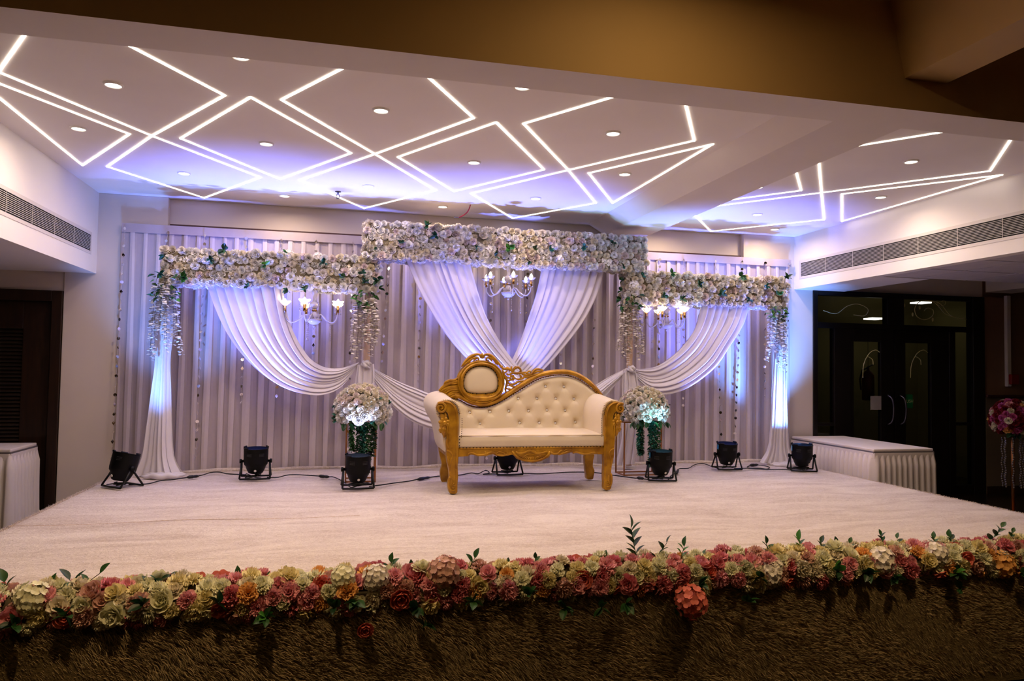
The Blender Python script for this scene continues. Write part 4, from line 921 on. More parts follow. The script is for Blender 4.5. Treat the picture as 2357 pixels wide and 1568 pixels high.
# apron
AP = [(470, 1035), (470, 1122), (560, 1116), (590, 1100), (620, 1104), (660, 1117), (740, 1112), (800, 1094), (830, 1110), (870, 1117), (940, 1110), (985, 1100), (1005, 1112), (1030, 1142), (1100, 1166), (1180, 1176), (1260, 1162), (1325, 1128), (1350, 1100), (1380, 1096), (1430, 1107), (1480, 1097), (1540, 1080), (1600, 1087), (1680, 1104), (1760, 1096), (1872, 1100), (1872, 1022)]
ap = MB(); sprism(ap, AP, YF, YF-0.012, YF+0.03)
apo = ap.build('apron', 'gold_paint', sofa, bevel=0.005)
cv = MB()
for pts, r_ in (([(480, 1045), (1000, 1040), (1500, 1036), (1868, 1030)], .005), ([(560, 1112), (580, 1085), (620, 1090), (660, 1105), (720, 1100), (740, 1085), (725, 1075)], .008), ([(735, 1100), (770, 1080), (810, 1080), (850, 1105), (900, 1110), (940, 1095)], .008), ([(830, 1095), (860, 1075), (900, 1085), (925, 1100)], .006), ([(925, 1070), (940, 1085), (932, 1103), (915, 1095)], .007),
    ([(985, 1068), (1010, 1100), (1060, 1140), (1130, 1158), (1200, 1160), (1270, 1142), (1330, 1100), (1340, 1068)], .011), ([(1020, 1075), (1060, 1090), (1110, 1080), (1150, 1060), (1200, 1085), (1260, 1088), (1320, 1068)], .009), ([(1060, 1100), (1100, 1112), (1150, 1095), (1200, 1105), (1260, 1100)], .006), ([(1130, 1075), (1170, 1065), (1210, 1078)], .008),
    ([(1350, 1075), (1380, 1095), (1420, 1090), (1440, 1070), (1460, 1060)], .009), ([(1450, 1095), (1490, 1080), (1530, 1065), (1560, 1072)], .008), ([(1560, 1085), (1600, 1078), (1660, 1095), (1720, 1092), (1760, 1080), (1800, 1088)], .008), ([(1480, 1065), (1510, 1050), (1550, 1055)], .006)):
    cv.tube(resample([S(u, v, YF-0.014) for u, v in pts], 16), r_, 6, flat=0.8)
for k in range(17):
    an = PI*(0.06+0.88*k/16); c = S(1175, 1085, YF-0.014); cv.tube([c+Vector((math.cos(an)*.13*t, 0, -math.sin(an)*.07*t)) for t in (.55, .8, 1.05)], [.004, .008, .006], 5)
cv.build('carving', 'gold_paint', apo, smooth=True)
MB().box((.93, YF+.03, HS+.30), (.965, 6.96, HS+.37)).box((2.42, YF+.03, HS+.30), (2.455, 6.96, HS+.37)).box((.95, 6.93, HS+.30), (2.45, 6.97, HS+.37)).build('rail', 'gold_paint', sofa, bevel=0.004)
# backrest panel with tufting
TOPC = [(360, 580), (400, 558), (450, 562), (500, 583), (560, 618), (640, 643), (740, 642), (840, 608), (950, 548), (1050, 488), (1150, 424), (1250, 373), (1350, 347), (1450, 338), (1550, 352), (1640, 392), (1720, 448), (1790, 505), (1840, 560)]
tc = resample([(S(u, v, YK).x, S(u, v, YK).z) for u, v in TOPC], 200)
BUT = [(1302, 453), (1478, 455), (1043, 568), (1220, 567), (1399, 567), (1571, 572), (581, 700), (773, 693), (952, 686), (1138, 684), (1313, 677), (1485, 681), (677, 804), (1054, 796), (1238, 796), (1392, 799), (1581, 790)]
bp_ = [(S(u, v, YK).x, S(u, v, YK).z) for u, v in BUT]
bx0_, bx1_ = tc[0][0], tc[-1][0]
def back_fn(u, v):
    x = bx0_+(bx1_-bx0_)*u; zt = np.interp(x, tc[:, 0], tc[:, 1])-0.012; zb = HS+.50; z = zb+(zt-zb)*v
    e = min(1, (zt-z)/0.07) if zt > z else 0; b = 0.055*math.sqrt(max(0, 1-(1-e)**2))
    b *= min(1, (x-bx0_)/0.06+0.2, (bx1_-x)/0.06+0.2)
    for q, (bx, bz) in enumerate(bp_):
        dx, dz = x-bx, z-bz; d2 = dx*dx+dz*dz
        b -= 0.027*math.exp(-d2/0.0010)+0.010*math.exp(-d2/0.005)
        if abs(dx) < .09 and abs(dz) < .09:
            for an in (0.9, -0.9, 2.2, 1.57):
                t = dx*math.cos(an)+dz*math.sin(an); w = -dx*math.sin(an)+dz*math.cos(an)
                b -= 0.005*math.exp(-(w/0.006)**2)*math.exp(-(t/0.045)**2)
    lean = 0.05*(z-HS-.5)
    return (x, YK+lean-b, z)
bo = MB().grid(back_fn, 190, 80).build('backrest', 'leatherette', sofa, smooth=True)
for bx, bz in bp_:
    q = MB().ball((bx, YK-0.016+0.05*(bz-HS-.5), bz), 0.0125, 10, (1, .6, 1)); q.tube([(bx+0.0145*math.cos(2*PI*i/12), YK-0.016+0.05*(bz-HS-.5), bz+0.0145*math.sin(2*PI*i/12)) for i in range(12)], 0.003, 5, 1, closed=True)
    q.build('crystal_button', ['crystal', 'brass'], bo, smooth=True)
nb = MB()
for i in range(0, 201, 3):
    x, z = tc[i]
    if .98 < x < 2.53: nb.ball((x, YK-0.03, z-0.006), 0.005, 6)
nb.build('nail_heads', 'nail', bo, kind='stuff')
# gold back frame: rail
RAIL = [(1830, 540), (1790, 490), (1735, 430), (1650, 368), (1555, 326), (1450, 313), (1350, 321), (1250, 342), (1150, 390), (1050, 452), (950, 518), (850, 580), (760, 612), (680, 618), (600, 602), (545, 575), (490, 548), (440, 538)]
rp = resample([S(u, v, YK-0.01) for u, v in RAIL], 110)
rr = [0.024+0.004*math.sin(i*.3)*0 for i in range(111)]
rl = MB().tube(rp, rr, 12)
rl.tube(rp+np.array([0, -0.018, 0]), 0.012, 8)
frm = rl.build('back_frame', 'gold_paint', sofa, smooth=True)
MB().prism([(x, z) for x, z in [(S(u, v, YK).x, S(u, v, YK).z) for u, v in TOPC]]+[(bx1_, HS+.36), (bx0_, HS+.36)], YK+0.03, YK+0.06).build('back_board', 'gold_paint', sofa)
# medallion
cx_, cz_ = 687, 412
def ring_pt(th, t):
    ou, ov = 225*math.cos(th), 210*math.sin(th)
    c_, s_ = math.cos(th), math.sin(th); e = 2.3 if s_ > 0 else 3.6
    iu = 163*math.copysign(abs(c_)**(2/e), c_)*(1-0.10*max(0, s_)); iv = (142 if s_ > 0 else 122)*math.copysign(abs(s_)**(2/e), s_)
    return cx_+ou*(1-t)+iu*t, cz_-12*t-(ov*(1-t)+iv*t)
def med(u, v):
    th = 2*PI*u; a, b = ring_pt(th, v); p = S(a, b, YK-0.01)
    prof = [0.0, .030, .038, .030, .034, .044, .048, .042, .030, .022, .012]
    k = v*10; i = min(9, int(k)); d = prof[i]*(1-(k-i))+prof[i+1]*(k-i)
    return (p.x, YK-0.005-d*1.25+0.03*(1 if v == 0 else 0), p.z)
mo = MB().grid(med, 96, 10, closeu=True).build('medallion_frame', 'gold_paint', sofa, smooth=True)
def cush(u, v):
    th = 2*PI*u; a, b = ring_pt(th, 1.0); a = cx_+(a-cx_)*(1-v); b = (cz_-12)+(b-cz_+12)*(1-v); p = S(a, b, YK-0.01)
    return (p.x, YK-0.012-0.042*math.sqrt(max(0, 1-(1-v)**3)), p.z)
cu = MB().grid(cush, 64, 10, closeu=True).build('medallion_cushion', 'leatherette', mo, smooth=True)
nm = MB()
for i in range(34):
    a, b = ring_pt(2*PI*i/34, 1.0); p = S(a, b, YK-0.01); nm.ball((p.x, YK-0.03, p.z), 0.0055, 6)
nm.build('nail_heads', 'nail', mo, kind='stuff')
MB().prism([(S(cx_+228*math.cos(2*PI*i/48), cz_+210*math.sin(2*PI*i/48), YK).x, S(cx_+228*math.cos(2*PI*i/48), cz_+210*math.sin(2*PI*i/48), YK).z) for i in range(48)], YK+0.0, YK+0.04).build('medallion_back', 'gold_paint', mo)
# carved crest and openwork
def strokes(L, Y=YK-0.02):
    m = MB()
    for pts, r0, r1 in L:
        P = resample([S(u, v, Y) for u, v in pts], 16); m.tube(P, [r0+(r1-r0)*abs(i/16*2-1)**1.5 for i in range(17)], 7)
    return m
cr = strokes([([(503, 266), (535, 222), (570, 185), (610, 160), (655, 148), (692, 158), (700, 180)], .017, .007), ([(515, 262), (560, 222), (600, 200)], .012, .005), ([(885, 272), (862, 240), (830, 205), (790, 165), (750, 148), (712, 160), (705, 182)], .017, .007),
    ([(575, 235), (590, 205), (615, 185), (650, 178), (668, 195), (655, 210), (640, 200)], .012, .006), ([(835, 245), (820, 210), (795, 185), (755, 178), (738, 195), (750, 210), (765, 200)], .012, .006), ([(620, 215), (628, 195), (650, 188)], .010, .005), ([(790, 215), (782, 195), (760, 188)], .010, .005), ([(850, 250), (830, 220), (810, 195)], .012, .005), ([(560, 235), (585, 200), (610, 178)], .012, .005),
    ([(700, 190), (702, 160), (700, 136)], .014, .006), ([(688, 185), (682, 158), (672, 142)], .011, .005), ([(712, 185), (720, 158), (730, 142)], .011, .005), ([(870, 268), (885, 262), (893, 272)], .012, .009)])
cr.build('carved_crest', 'gold_paint', mo, smooth=True)
wg = strokes([([(288, 492), (330, 455), (372, 432), (420, 412), (468, 405)], .016, .006), ([(338, 440), (350, 415), (390, 400), (430, 395), (468, 372)], .016, .006), ([(345, 428), (390, 420), (430, 425), (470, 420)], .013, .006), ([(380, 405), (420, 405), (468, 395)], .010, .005), ([(300, 500), (350, 470), (410, 455), (475, 450)], .014, .006), ([(345, 500), (380, 475), (430, 468), (476, 466)], .012, .005), ([(350, 520), (390, 490), (440, 482), (480, 482)], .012, .005), ([(375, 530), (420, 505), (480, 500)], .012, .005), ([(370, 550), (410, 525), (440, 520), (485, 520)], .012, .005), ([(395, 560), (430, 540), (490, 540)], .012, .005)])
wg.prism([(S(u, v, YK).x, S(u, v, YK).z) for u, v in [(285, 495), (340, 445), (400, 405), (470, 375), (500, 480), (520, 570), (440, 570), (390, 552), (360, 552), (330, 520)]], YK-0.015, YK+0.02)
wg.build('carved_wing', 'gold_paint', mo, smooth=False)
ow = strokes([([(880, 262), (905, 285), (945, 285), (975, 300), (990, 325)], .015, .009), ([(892, 290), (905, 330), (915, 365), (935, 395), (935, 430), (922, 470), (925, 510)], .013, .009), ([(990, 325), (1005, 290), (1035, 272), (1060, 285), (1070, 312), (1055, 305)], .013, .006), ([(985, 320), (975, 285), (985, 262)], .012, .005), ([(995, 315), (1000, 285), (1020, 262)], .010, .005), ([(965, 310), (950, 280), (930, 268)], .010, .005),
    ([(930, 330), (955, 345), (975, 330), (990, 325), (1030, 330), (1075, 325), (1110, 345), (1150, 345), (1190, 330)], .013, .008), ([(1080, 318), (1120, 322), (1150, 340), (1180, 325), (1195, 300), (1230, 288), (1282, 298)], .013, .006), ([(1120, 335), (1140, 310), (1160, 312), (1158, 328)], .009, .005), ([(1180, 335), (1215, 312), (1250, 310), (1280, 300)], .011, .006), ([(1150, 355), (1200, 345), (1250, 330)], .012, .008),
    ([(935, 400), (960, 430), (1000, 432), (1040, 410), (1090, 400)], .012, .007), ([(1010, 375), (1045, 385), (1085, 375), (1105, 350), (1080, 335)], .011, .007), ([(930, 440), (965, 445), (1000, 458), (1030, 450), (1055, 430)], .011, .006), ([(915, 345), (940, 370), (965, 372)], .010, .007), ([(1055, 340), (1070, 360), (1060, 378)], .010, .006), ([(925, 470), (950, 478), (985, 482)], .011, .006), ([(945, 405), (955, 395), (975, 395)], .009, .006), ([(1095, 350), (1120, 365), (1150, 362)], .011, .008), ([(940, 300), (925, 318), (905, 322)], .009, .006)])
c = S(985, 370, YK-0.035)
for k in range(6):
    a = 2*PI*k/6; ow.ball(c+Vector((.020*math.cos(a), 0, .020*math.sin(a))), .014, 7, (1, .6, 1))
ow.ball(c+Vector((0, -.008, 0)), .009, 8)
ow.build('carved_openwork', 'gold_paint', frm, smooth=True)
sc_ = strokes([([(640, 600), (700, 575), (760, 575), (830, 560), (880, 520), (905, 450)], .012, .006), ([(770, 520), (755, 545), (775, 560), (800, 545), (790, 525)], .007, .005), ([(600, 560), (660, 580), (730, 585), (800, 575)], .010, .005), ([(580, 530), (620, 560), (680, 572)], .008, .004)], YK-0.05)
sc_.build('scroll_carving', 'gold_paint', mo, smooth=True)
# ================================================================== CHANDELIERS
def chandelier(x, y, ztop, narm, R_, a0, warm, label, flower=True, Yc=7.62, drop=0.0):
    c = py(x, y, Yc); ch = empty('chandelier', c, label, 'chandelier', 'crystal chandeliers under the garlands')
    # c is the bottom bowl centre
    MB().lathe([(0.001, -.05), (.035, -.042), (.065, -.02), (.082, .005), (.078, .01), (.05, 0), (.001, -.005)], 20, c).ball(c+Vector((0, 0, -.062)), .012, 8).build('bowl', 'crystal_glass', ch, smooth=True)
    h = ztop-c.z
    prof = [(0.012, 0), (0.03, .02), (.034, .05), (.02, .08), (.012, .09), (.014, .11), (.03, .125), (.05, .15), (.045, .175), (.02, .19), (.018, .23), (.022, .26), (.03, .29), (.012, .31), (.006, .33), (.006, h)]
    MB().lathe([p for p in prof if p[1] <= h], 16, c).build('stem', 'crystal_glass', ch, smooth=True)
    MB().lathe([(.024, .088), (.026, .093), (.026, .102), (.024, .106)], 14, c).build('collar', 'brass', ch, smooth=True)
    MB().tube([c+Vector((0, 0, .31)), c+Vector((0, 0, h+.1))], .003, 5).build('cord', 'thread', ch)
    for k in range(narm):
        a = a0+2*PI*k/narm; d = Vector((math.cos(a), math.sin(a), 0))
        P = resample([c+d*.03+Vector((0, 0, .02)), c+d*.08+Vector((0, 0, .055)), c+d*(R_*.55)+Vector((0, 0, -.005)), c+d*(R_*.8)+Vector((0, 0, -.028)), c+d*(R_*.97)+Vector((0, 0, .02)), c+d*R_+Vector((0, 0, .07))], 24)
        m = MB().tube(P, .0065, 7)
        ao = m.build('arm', 'crystal_glass', ch, smooth=True)
        e = c+d*R_+Vector((0, 0, .07))
        MB().lathe([(.012, 0), (.0135, .002), (.0135, .068), (.001, .07)], 12, e).build('candle_sleeve', 'brass', ao, smooth=True)
        cup = MB(); t = e+Vector((0, 0, .07))
        if flower:
            for q in range(6):
                mm = MB(); petal(mm, 2*PI*q/6, .008, .070, .032, .55, .5, 0, .3, nu=2, nv=4); cup.add([t+Vector(v)+Vector((0, 0, -.004)) for v in mm.v], mm.f)
        else:
            cup.lathe([(.01, -.008), (.03, .0), (.046, .014), (.05, .024), (.046, .02), (.03, .006), (.01, -.002)], 16, t)
        cup.build('glass_cup', 'lotus_glass' if flower else 'crystal_glass', ao, smooth=True)
        MB().lathe([(.006, 0), (.016, .01), (.020, .024), (.016, .042), (.007, .058), (.0005, .068)], 10, t).build('bulb', 'bulb' if warm else 'bulb_dim', ao, smooth=True)
        for s_ in (-1, 1):
            dd = Vector((-d.y, d.x, 0))*s_; dr = MB()
            for q in range(4): dr.ball(t+dd*.046+Vector((0, 0, -.01-.018*q)), .005 if q < 3 else .008, 6, (1, 1, 1.4))
            dr.build('crystal_drop', 'crystal_glass', ao, smooth=True)
        if k % 2 == 0:
            dr = MB(); p0 = Vector(P[14])
            for q in range(9): dr.ball(p0+Vector((0, 0, -.02-.019*q)), .004 if q < 8 else .007, 6, (1, 1, 1.5))
            dr.build('crystal_chain', 'crystal_glass', ao, smooth=True)
    return ch
chandelier(723, 737, HS+1.88, 5, .285, 1.9, True, 'glass chandelier with glowing lotus shades under the left garland')
chandelier(1170, 675, HS+2.23, 6, .255, .5, False, 'clear glass chandelier with candle bulbs and round cups under the middle garland', False, 7.60)
chandelier(1534, 748, HS+1.84, 5, .225, .3, True, 'glass chandelier with glowing lotus shades under the right garland')
# ================================================================== PEDESTAL BOUQUETS
def pedestal(xc, xl, xr, yb, Yc, zc, label_s, label_f, strands, scR=1.0):
    X = py(xc, 930, Yc).x; xa, xb = py(xl, yb, Yc).x, py(xr, yb, Yc).x
    st = empty('wire_plinth', ((xa+xb)/2, Yc, HS), label_s, 'flower stand', 'gold wire stands for the white bouquets')
    zt = HS+.56; r_ = .0065; y0, y1 = Yc-.10, Yc+.13
    for x in (xa, xb):
        for y in (y0, y1): MB().box((x-r_, y-r_, HS), (x+r_, y+r_, zt)).build('rod', 'frame_gold', st)
    for z in (HS+.007, zt-.007):
        MB().box((xa, y0-r_, z-r_), (xb, y0+r_, z+r_)).box((xa, y1-r_, z-r_), (xb, y1+r_, z+r_)).box((xa-r_, y0, z-r_), (xa+r_, y1, z+r_)).box((xb-r_, y0, z-r_), (xb+r_, y1, z+r_)).build('rail', 'frame_gold', st)
    MB().box((xa, y0, zt-.004), (xb, y1, zt)).build('top_plate', 'frame_gold', st)
    f = empty('white_bouquet', (X, Yc, zt), label_f, 'bouquet', 'white bouquets with trailing greenery beside the sofa')
    MB().ball((X, Yc, zt+.15), .17*scR, 12, (1, 1, .9)).build('foam_core', 'foam', f, smooth=True)
    n = 120
    for k in range(n):
        t = (k+.5)/n; th = math.acos(1-1.55*t); a = k*2.39996
        d = Vector((math.sin(th)*math.cos(a), math.sin(th)*math.sin(a), math.cos(th)))
        if d.z < -.45: continue
        if d.y > .75: continue
        P = Vector((X, Yc, zt+.12))+Vector((d.x*.235*scR, d.y*.22*scR, d.z*.215*scR)); up = d.z > .25
        put_flower(f, random.choice(['rose', 'carnation']) if up else random.choice(['rose', 'rose', 'peony']), random.choice(['ivory', 'cream', 'blush', 'cream'] if up else ['white', 'white', 'ivory']), P, d, random.uniform(.85, 1.15))  # cream above, white below: warm light from above put into petal colours
    for k in range(9):
        a = random.uniform(-PI, 0); P = Vector((X+.24*math.cos(a), Yc+.18*math.sin(a), zt+random.uniform(.0, .25)))
        leaf_cluster(f, P, (math.cos(a), math.sin(a), .1), 4, .9, ('dark_green', 'teal', 'green'), .7)
    for k in range(12): put_leaf(f, Vector((X+random.uniform(-.22, .22), Yc-.15, zt+.0)), (random.uniform(-.6, .6), -.3, -1), random.choice(['dark_green', 'green']), 1.3)
    for dx, zl, cc_ in strands:
        P = resample([(X+dx, Yc-.12, zt+.02), (X+dx*1.05, Yc-.15, (zt+zl)/2), (X+dx*.95, Yc-.13, zl)], 22); m = MB().tube(P, .002, 3, mi=1)
        lm = LEAF['teal']
        for i in range(1, 23):
            for q in range(8):
                a = random.uniform(0, 6.28); d = Vector((math.cos(a), math.sin(a)*.8, random.uniform(-1, .1))).normalized(); qq = d.to_track_quat('Y', 'Z') @ Euler((0, random.uniform(-1, 1), 0)).to_quaternion(); s_ = random.uniform(.45, .75)
                m.add([Vector(P[i])+(qq @ v.co)*s_ for v in lm.vertices], [tuple(t.vertices) for t in lm.polygons], 0)
        m.build('greenery_strand', ['leaf_'+cc_, 'stem'], f, smooth=True)
pedestal(834, 795, 862, 1105, 7.13, .93, 'gold wire plinth left of the sofa behind a black stage lamp', 'domed white flower bouquet left of the sofa with trailing green leaves', [(-.09, HS+.30, 'green'), (-.03, HS+.15, 'dark_green'), (.02, HS+.12, 'teal'), (.06, HS+.1, 'green'), (.10, HS+.25, 'dark_green'), (.0, HS+.2, 'teal')])
pedestal(1481, 1428, 1512, 1088, 7.2, .95, 'gold wire plinth just right of the sofa', 'domed white flower bouquet right of the sofa with teal-lit trailing leaves', [(-.10, HS+.22, 'teal'), (-.08, HS+.24, 'dark_green'), (.02, HS+.1, 'teal'), (.06, HS+.08, 'teal'), (.10, HS+.12, 'green'), (.04, HS+.15, 'teal')], 1.0)
# ================================================================== STAGE LAMPS
def par(x, y, rz, tilt, color, watt, label, dot=0.0, cone=1.35, aim=None, side_sticker=False):
    g = pz(x, y+10, HS); g.y += .09; g.x = py(x, y, g.y).x; L = empty('par_lamp', (g.x, g.y, HS), label, 'stage lamp', 'black LED par lamps lying on the stage', rz=rz)
    piv = Vector((0, 0, .165)); q = Euler((-tilt, 0, 0)).to_quaternion()
    def T_(m): m.v = [tuple(piv+q @ (Vector(v)-piv)) for v in m.v]; return m
    prof = [(.001, .045), (.045, .045), (.066, .052), (.083, .085), (.095, .12), (.108, .135), (.112, .16), (.113, .282), (.116, .284), (.116, .290), (.104, .290), (.103, .235), (.001, .235)]
    b = MB().lathe(prof, 28)
    for a in (0.15, 2.5, 3.6): b.tube([(.113*math.cos(a+t), .113*math.sin(a+t), .297) for t in np.linspace(0, .5, 6)], .008, 4)
    body = T_(b).build('housing', 'black_plastic', L, smooth=True, local=True)
    m_ = body.modifiers.new('es', 'EDGE_SPLIT'); m_.split_angle = 0.6
    lens = MB()
    for k in range(18):
        r_ = .075 if k < 12 else .038; a = 2*PI*k/12 if k < 12 else 2*PI*k/6; lens.lathe([(.001, .246), (.010, .244), (.012, .238)], 8, (r_*math.cos(a), r_*math.sin(a), 0))
    mn = 'lens_'+color
    if mn not in MATS: mat(mn, 'ffffff', emit=PARCOL[color], estr=14)
    T_(lens).build('led_lens', mn, body, local=True)
    sl = MB()
    for s_ in (-1, 1):
        for k in range(3):
            for i in range(5):
                a = -PI/2+s_*(.35+.09*i); sl.box((.1132*math.cos(a)-.004, .1132*math.sin(a)-.0015, .245-.012*k), (.1132*math.cos(a)+.004, .1132*math.sin(a)+.0015, .248-.012*k))
    T_(sl).build('vent_slots', 'vent_slot', body, local=True, kind='stuff')
    if side_sticker:
        a = PI+.25; T_(MB().box((-.117, -.045, .225), (-.1135, -.012, .278))).build('sticker', 'blue_sticker', body, local=True)
    T_(MB().lathe([(.001, 0), (.0115, 0), (.0115, .003), (.001, .003)], 14)) if False else None
    a = -PI/2+dot; dm = MB(); rr_ = .082
    cpt = Vector((rr_*math.cos(a), rr_*math.sin(a), .082)); n_ = Vector((math.cos(a), math.sin(a), -.45)).normalized(); qd = n_.to_track_quat('Z', 'Y')
    dm.lathe([(.001, .004), (.011, .004), (.012, .0)], 14); dm.v = [tuple(cpt+qd @ Vector(v)) for v in dm.v]
    T_(dm).build('white_dot', 'white_dot', body, local=True)
    for s_, sp in ((0, .105), (1, -.105)):
        y_ = sp
        bm_ = MB()
        for sx in (-1, 1): bm_.tube([(sx*.128, 0, .165), (sx*.132, y_*.5, .085), (sx*.138, y_, .010)], .009, 6)
        bm_.tube([(-.138, y_, .008), (0, y_, .006), (.138, y_, .008)], .009, 6)
        bm_.build('bracket', 'black_metal', L, smooth=True, local=True)
    for sx in (-1, 1):
        MB().tube([(sx*.10, 0, .165), (sx*.128, 0, .165), (sx*.129, 0, .165), (sx*.148, 0, .165)], [.012, .012, .022, .020], 12).build('knob', 'black_plastic', L, smooth=True, local=True)
    r = random.Random(int(x)); P = [(.02, .0, .05)]
    for k in range(16): P.append((r.uniform(-.10, .10), -.02+r.uniform(-.09, .05), .012+r.uniform(0, .03)))
    MB().tube(resample(P, 90), .0045, 5).build('coiled_cable', 'black_rubber', L, smooth=True, local=True)
    # lamp light
    q2 = Euler((0, 0, rz)).to_quaternion()
    pos = Vector((g.x, g.y, HS))+q2 @ (piv+q @ (Vector((0, 0, .286))-piv)); d = q2 @ (q @ Vector((0, 0, 1)))
    if aim: d = Vector(aim)-pos
    o = light('lamp_light', 'SPOT', pos, watt, PARCOL[color], .055, cone, 1.0, direction=d)
    o.parent = L; o.location = q2.inverted() @ (pos-Vector((g.x, g.y, HS))); o.rotation_mode = 'QUATERNION'; o.rotation_quaternion = q2.inverted() @ Vector(d).to_track_quat('-Z', 'Y')
    return L
PW = 6.0
par(282, 1113, -.75, .26, 'cyan', 36*PW, 'black stage lamp at the left stage edge before the left drape', cone=1.25, aim=(-1.66, 7.6, HS+1.35))
par(588, 1094, .05, -.05, 'violet', 125*PW, 'black stage lamp standing alone below the left swag', aim=(-.70, 7.62, HS+3.0))
par(823, 1116, .04, -.05, 'white', 26*PW, 'black stage lamp before the left wire plinth', dot=.05, cone=1.0, aim=(.2, 7.0, HS+1.2))
par(1168, 1084, .05, -.05, 'violet', 125*PW, 'black stage lamp behind the sofa seen between its legs', aim=(1.48, 7.62, HS+3.0))
par(1521, 1098, -.28, -.05, 'teal', 24*PW, 'black stage lamp before the right wire plinth', dot=.45, cone=1.0, aim=(3.2, 7.1, HS+1.2), side_sticker=True)
par(1673, 1072, -.18, -.08, 'violet', 125*PW, 'black stage lamp between the right plinth and the right drape', aim=(4.2, 7.70, HS+3.0), side_sticker=True)
par(1846, 1076, -.40, -.05, 'cyan', 85*PW, 'black stage lamp at the right end beside the skirted table', dot=.9, cone=1.3, aim=(5.08, 7.72, HS+1.0), side_sticker=True)
# cables on the carpet
def cable(pts, label, con=None):
    P = resample([pz(x, y, HS+.008) for x, y in pts], 60)
    o = empty('power_cable', P[0], label, 'cable', 'black power cables linking the stage lamps')
    MB().tube(P, .0055, 6).build('cord', 'black_rubber', o, smooth=True)
    if con:
        a, b = pz(*con[0], HS+.02), pz(*con[1], HS+.02); m = a+(b-a)*.5
        MB().tube([a, a+(b-a)*.2, a+(b-a)*.48, a+(b-a)*.52, a+(b-a)*.8, b], [.007, .016, .016, .013, .014, .007], 8).build('connector', 'black_rubber', o, smooth=True)
cable([(296, 1116), (339, 1114), (369, 1107), (400, 1104), (440, 1098), (465, 1094), (485, 1088), (505, 1087), (524, 1091), (565, 1093)], 'black cable from the far left lamp to the lone lamp below the left swag', ((430, 1099), (458, 1096)))
cable([(615, 1099), (640, 1099), (660, 1094), (683, 1093), (733, 1096), (757, 1098), (766, 1098), (779, 1103), (795, 1112)], 'black cable between the lone left lamp and the left plinth lamp', ((733, 1096), (758, 1098)))
cable([(850, 1120), (882, 1116), (908, 1112), (940, 1108), (964, 1103), (990, 1099), (1013, 1096), (1056, 1094), (1085, 1089), (1100, 1091), (1118, 1083), (1126, 1089), (1112, 1092), (1135, 1091), (1150, 1092)], 'black cable from the left plinth lamp to the lamp behind the sofa', ((960, 1104), (990, 1099)))
cable([(1190, 1092), (1209, 1090), (1240, 1091), (1279, 1089), (1318, 1087), (1367, 1088), (1410, 1094), (1440, 1098), (1463, 1101), (1495, 1104)], 'black cable from the sofa lamp to the right plinth lamp', ((1466, 1100), (1482, 1102)))
cable([(1538, 1104), (1546, 1094), (1556, 1089), (1560, 1083), (1565, 1079), (1585, 1078), (1597, 1071), (1612, 1067), (1625, 1069), (1638, 1074), (1655, 1079)], 'black cable looping from the right plinth lamp towards the lamp on its right', ((1557, 1090), (1561, 1081)))
cable([(1690, 1079), (1720, 1078), (1748, 1078), (1765, 1080), (1771, 1076), (1761, 1073), (1745, 1071), (1730, 1070), (1720, 1075)], 'short black cable loop in front of the right drape', ((1726, 1071), (1745, 1070)))
cable([(1720, 1078), (1745, 1080), (1769, 1081), (1803, 1081), (1830, 1083)], 'black cable lying flat to the rightmost lamp')
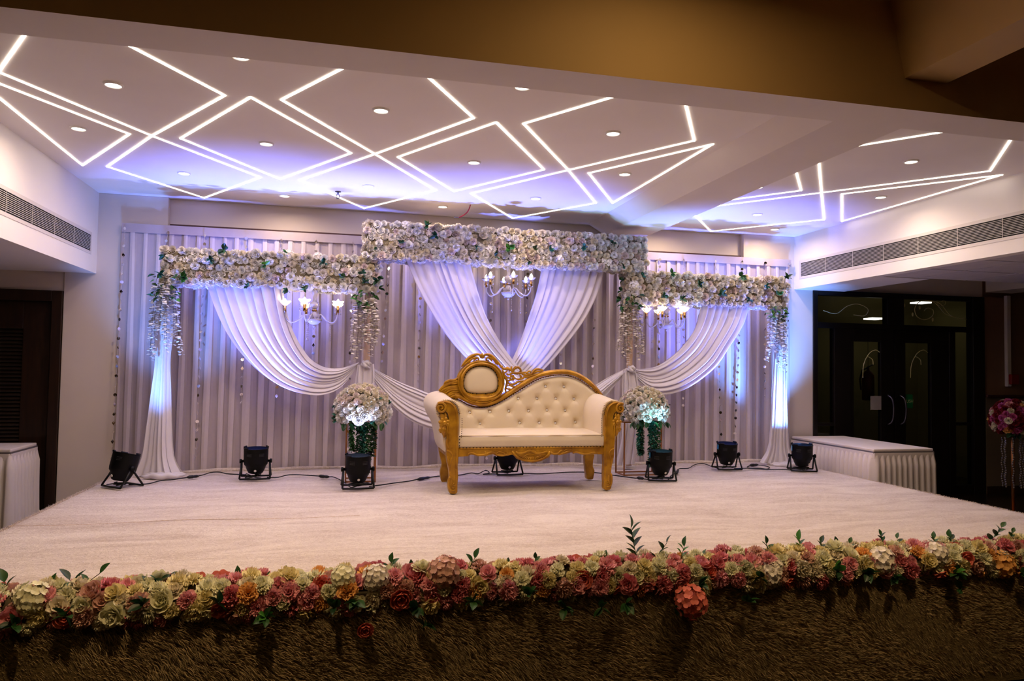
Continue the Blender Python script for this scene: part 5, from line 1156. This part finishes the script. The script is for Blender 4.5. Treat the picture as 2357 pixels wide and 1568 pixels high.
# ================================================================== SKIRTED TABLES
def table(x0, x1, y0, y1, h, label, name='skirted_table', faces='LF'):
    t = empty(name, ((x0+x1)/2, (y0+y1)/2, 0), label, 'table', 'cloth-skirted banquet tables beside the stage')
    MB().box((x0, y0, h-.03), (x1, y1, h)).build('table_top', 'linen', t, bevel=.008)
    MB().box((x0-.006, y0-.006, h-.05), (x1+.006, y1+.006, h-.028)).build('table_edge', 'table_edge', t, bevel=.004)
    per = [(x0, y1), (x0, y0), (x1, y0), (x1, y1)]
    seg = []
    for (ax, ay), (bx, by) in zip(per[:-1], per[1:]):
        n = int(math.hypot(bx-ax, by-ay)/.0095)
        for i in range(n): seg.append((ax+(bx-ax)*i/n, ay+(by-ay)*i/n, (by-ay), -(bx-ax)))
    seg.append((x1, y1, 0, 1)); n = len(seg)-1
    ph = [random.uniform(0, .8) for _ in range(n+1)]
    def fn(u, v):
        i = int(round(u*n)); ax, ay, nx, ny = seg[i]; l = math.hypot(nx, ny); nx, ny = nx/l, ny/l
        k = (1-v)
        w = (abs(math.sin(i*.42+.4*math.sin(i*.07)))**.8)*.034*min(1, k*6)+.004+.02*k*k
        return (ax+nx*w, ay+ny*w, .01+(h-.045)*v)
    MB().grid(fn, n, 12).build('skirt', 'linen', t, smooth=True)
    MB().grid(lambda u, v: (lambda s: (s[0]+s[2]/math.hypot(s[2], s[3])*.012, s[1]+s[3]/math.hypot(s[2], s[3])*.012, h-.10+.06*v))(seg[int(round(u*n))]), n, 1).build('skirt_band', 'linen', t)
    for sx in (x0+.05, x1-.05):
        for sy in (y0+.05, y1-.05): MB().tube([(sx, sy, 0), (sx, sy, h-.05)], .015, 6).build('leg', 'steel', t)
table(5.51, 6.26, 6.64, 8.08, HS+.30, 'long white skirted table standing right of the stage before the glass doors')
table(-4.4, -2.88, 7.42, 8.0, HS+.30, 'white skirted table at the far left edge before the dark wooden door')
# ================================================================== RED BOUQUET AT THE RIGHT
Yr = 6.8; c = py(2330, 965, Yr)
rb = empty('red_bouquet_stand', (c.x, Yr, 0), 'red and pink flower bouquet on a dark crystal-hung stand at the far right', 'bouquet')
MB().tube([(c.x, Yr, 0.02), (c.x, Yr, c.z-.05)], .02, 8).lathe([(.001, 0), (.16, 0), (.16, .02), (.001, .03)], 18, (c.x, Yr, 0)).build('stand', 'frame_gold', rb, smooth=True)
MB().ball(c, .15, 10).build('foam_core', 'foam', rb, smooth=True)
for k in range(110):
    t = (k+.5)/110; th = math.acos(1-1.7*t); a = k*2.39996; d = Vector((math.sin(th)*math.cos(a), math.sin(th)*math.sin(a), math.cos(th)))
    put_flower(rb, random.choice(['carnation', 'rose']), random.choices(['red', 'magenta', 'pink', 'cream', 'orange'], [6, 3, 2, 2, 1])[0], c+d*.19, d, random.uniform(1, 1.3))
for k in range(16): put_leaf(rb, c+Vector((random.uniform(-.2, .2), -.12, -.15)), (random.uniform(-1, 1), -.2, -.6), 'dark_green', 1.4)
for k in range(8):
    a = k*PI/4; m = MB()
    for q in range(22): m.ball((c.x+.10*math.cos(a)+.008*math.sin(q), Yr+.10*math.sin(a), c.z-.22-.026*q), .012, 6, (1, 1, 1.2))
    m.build('crystal_string', 'dull_crystal', rb, smooth=True)
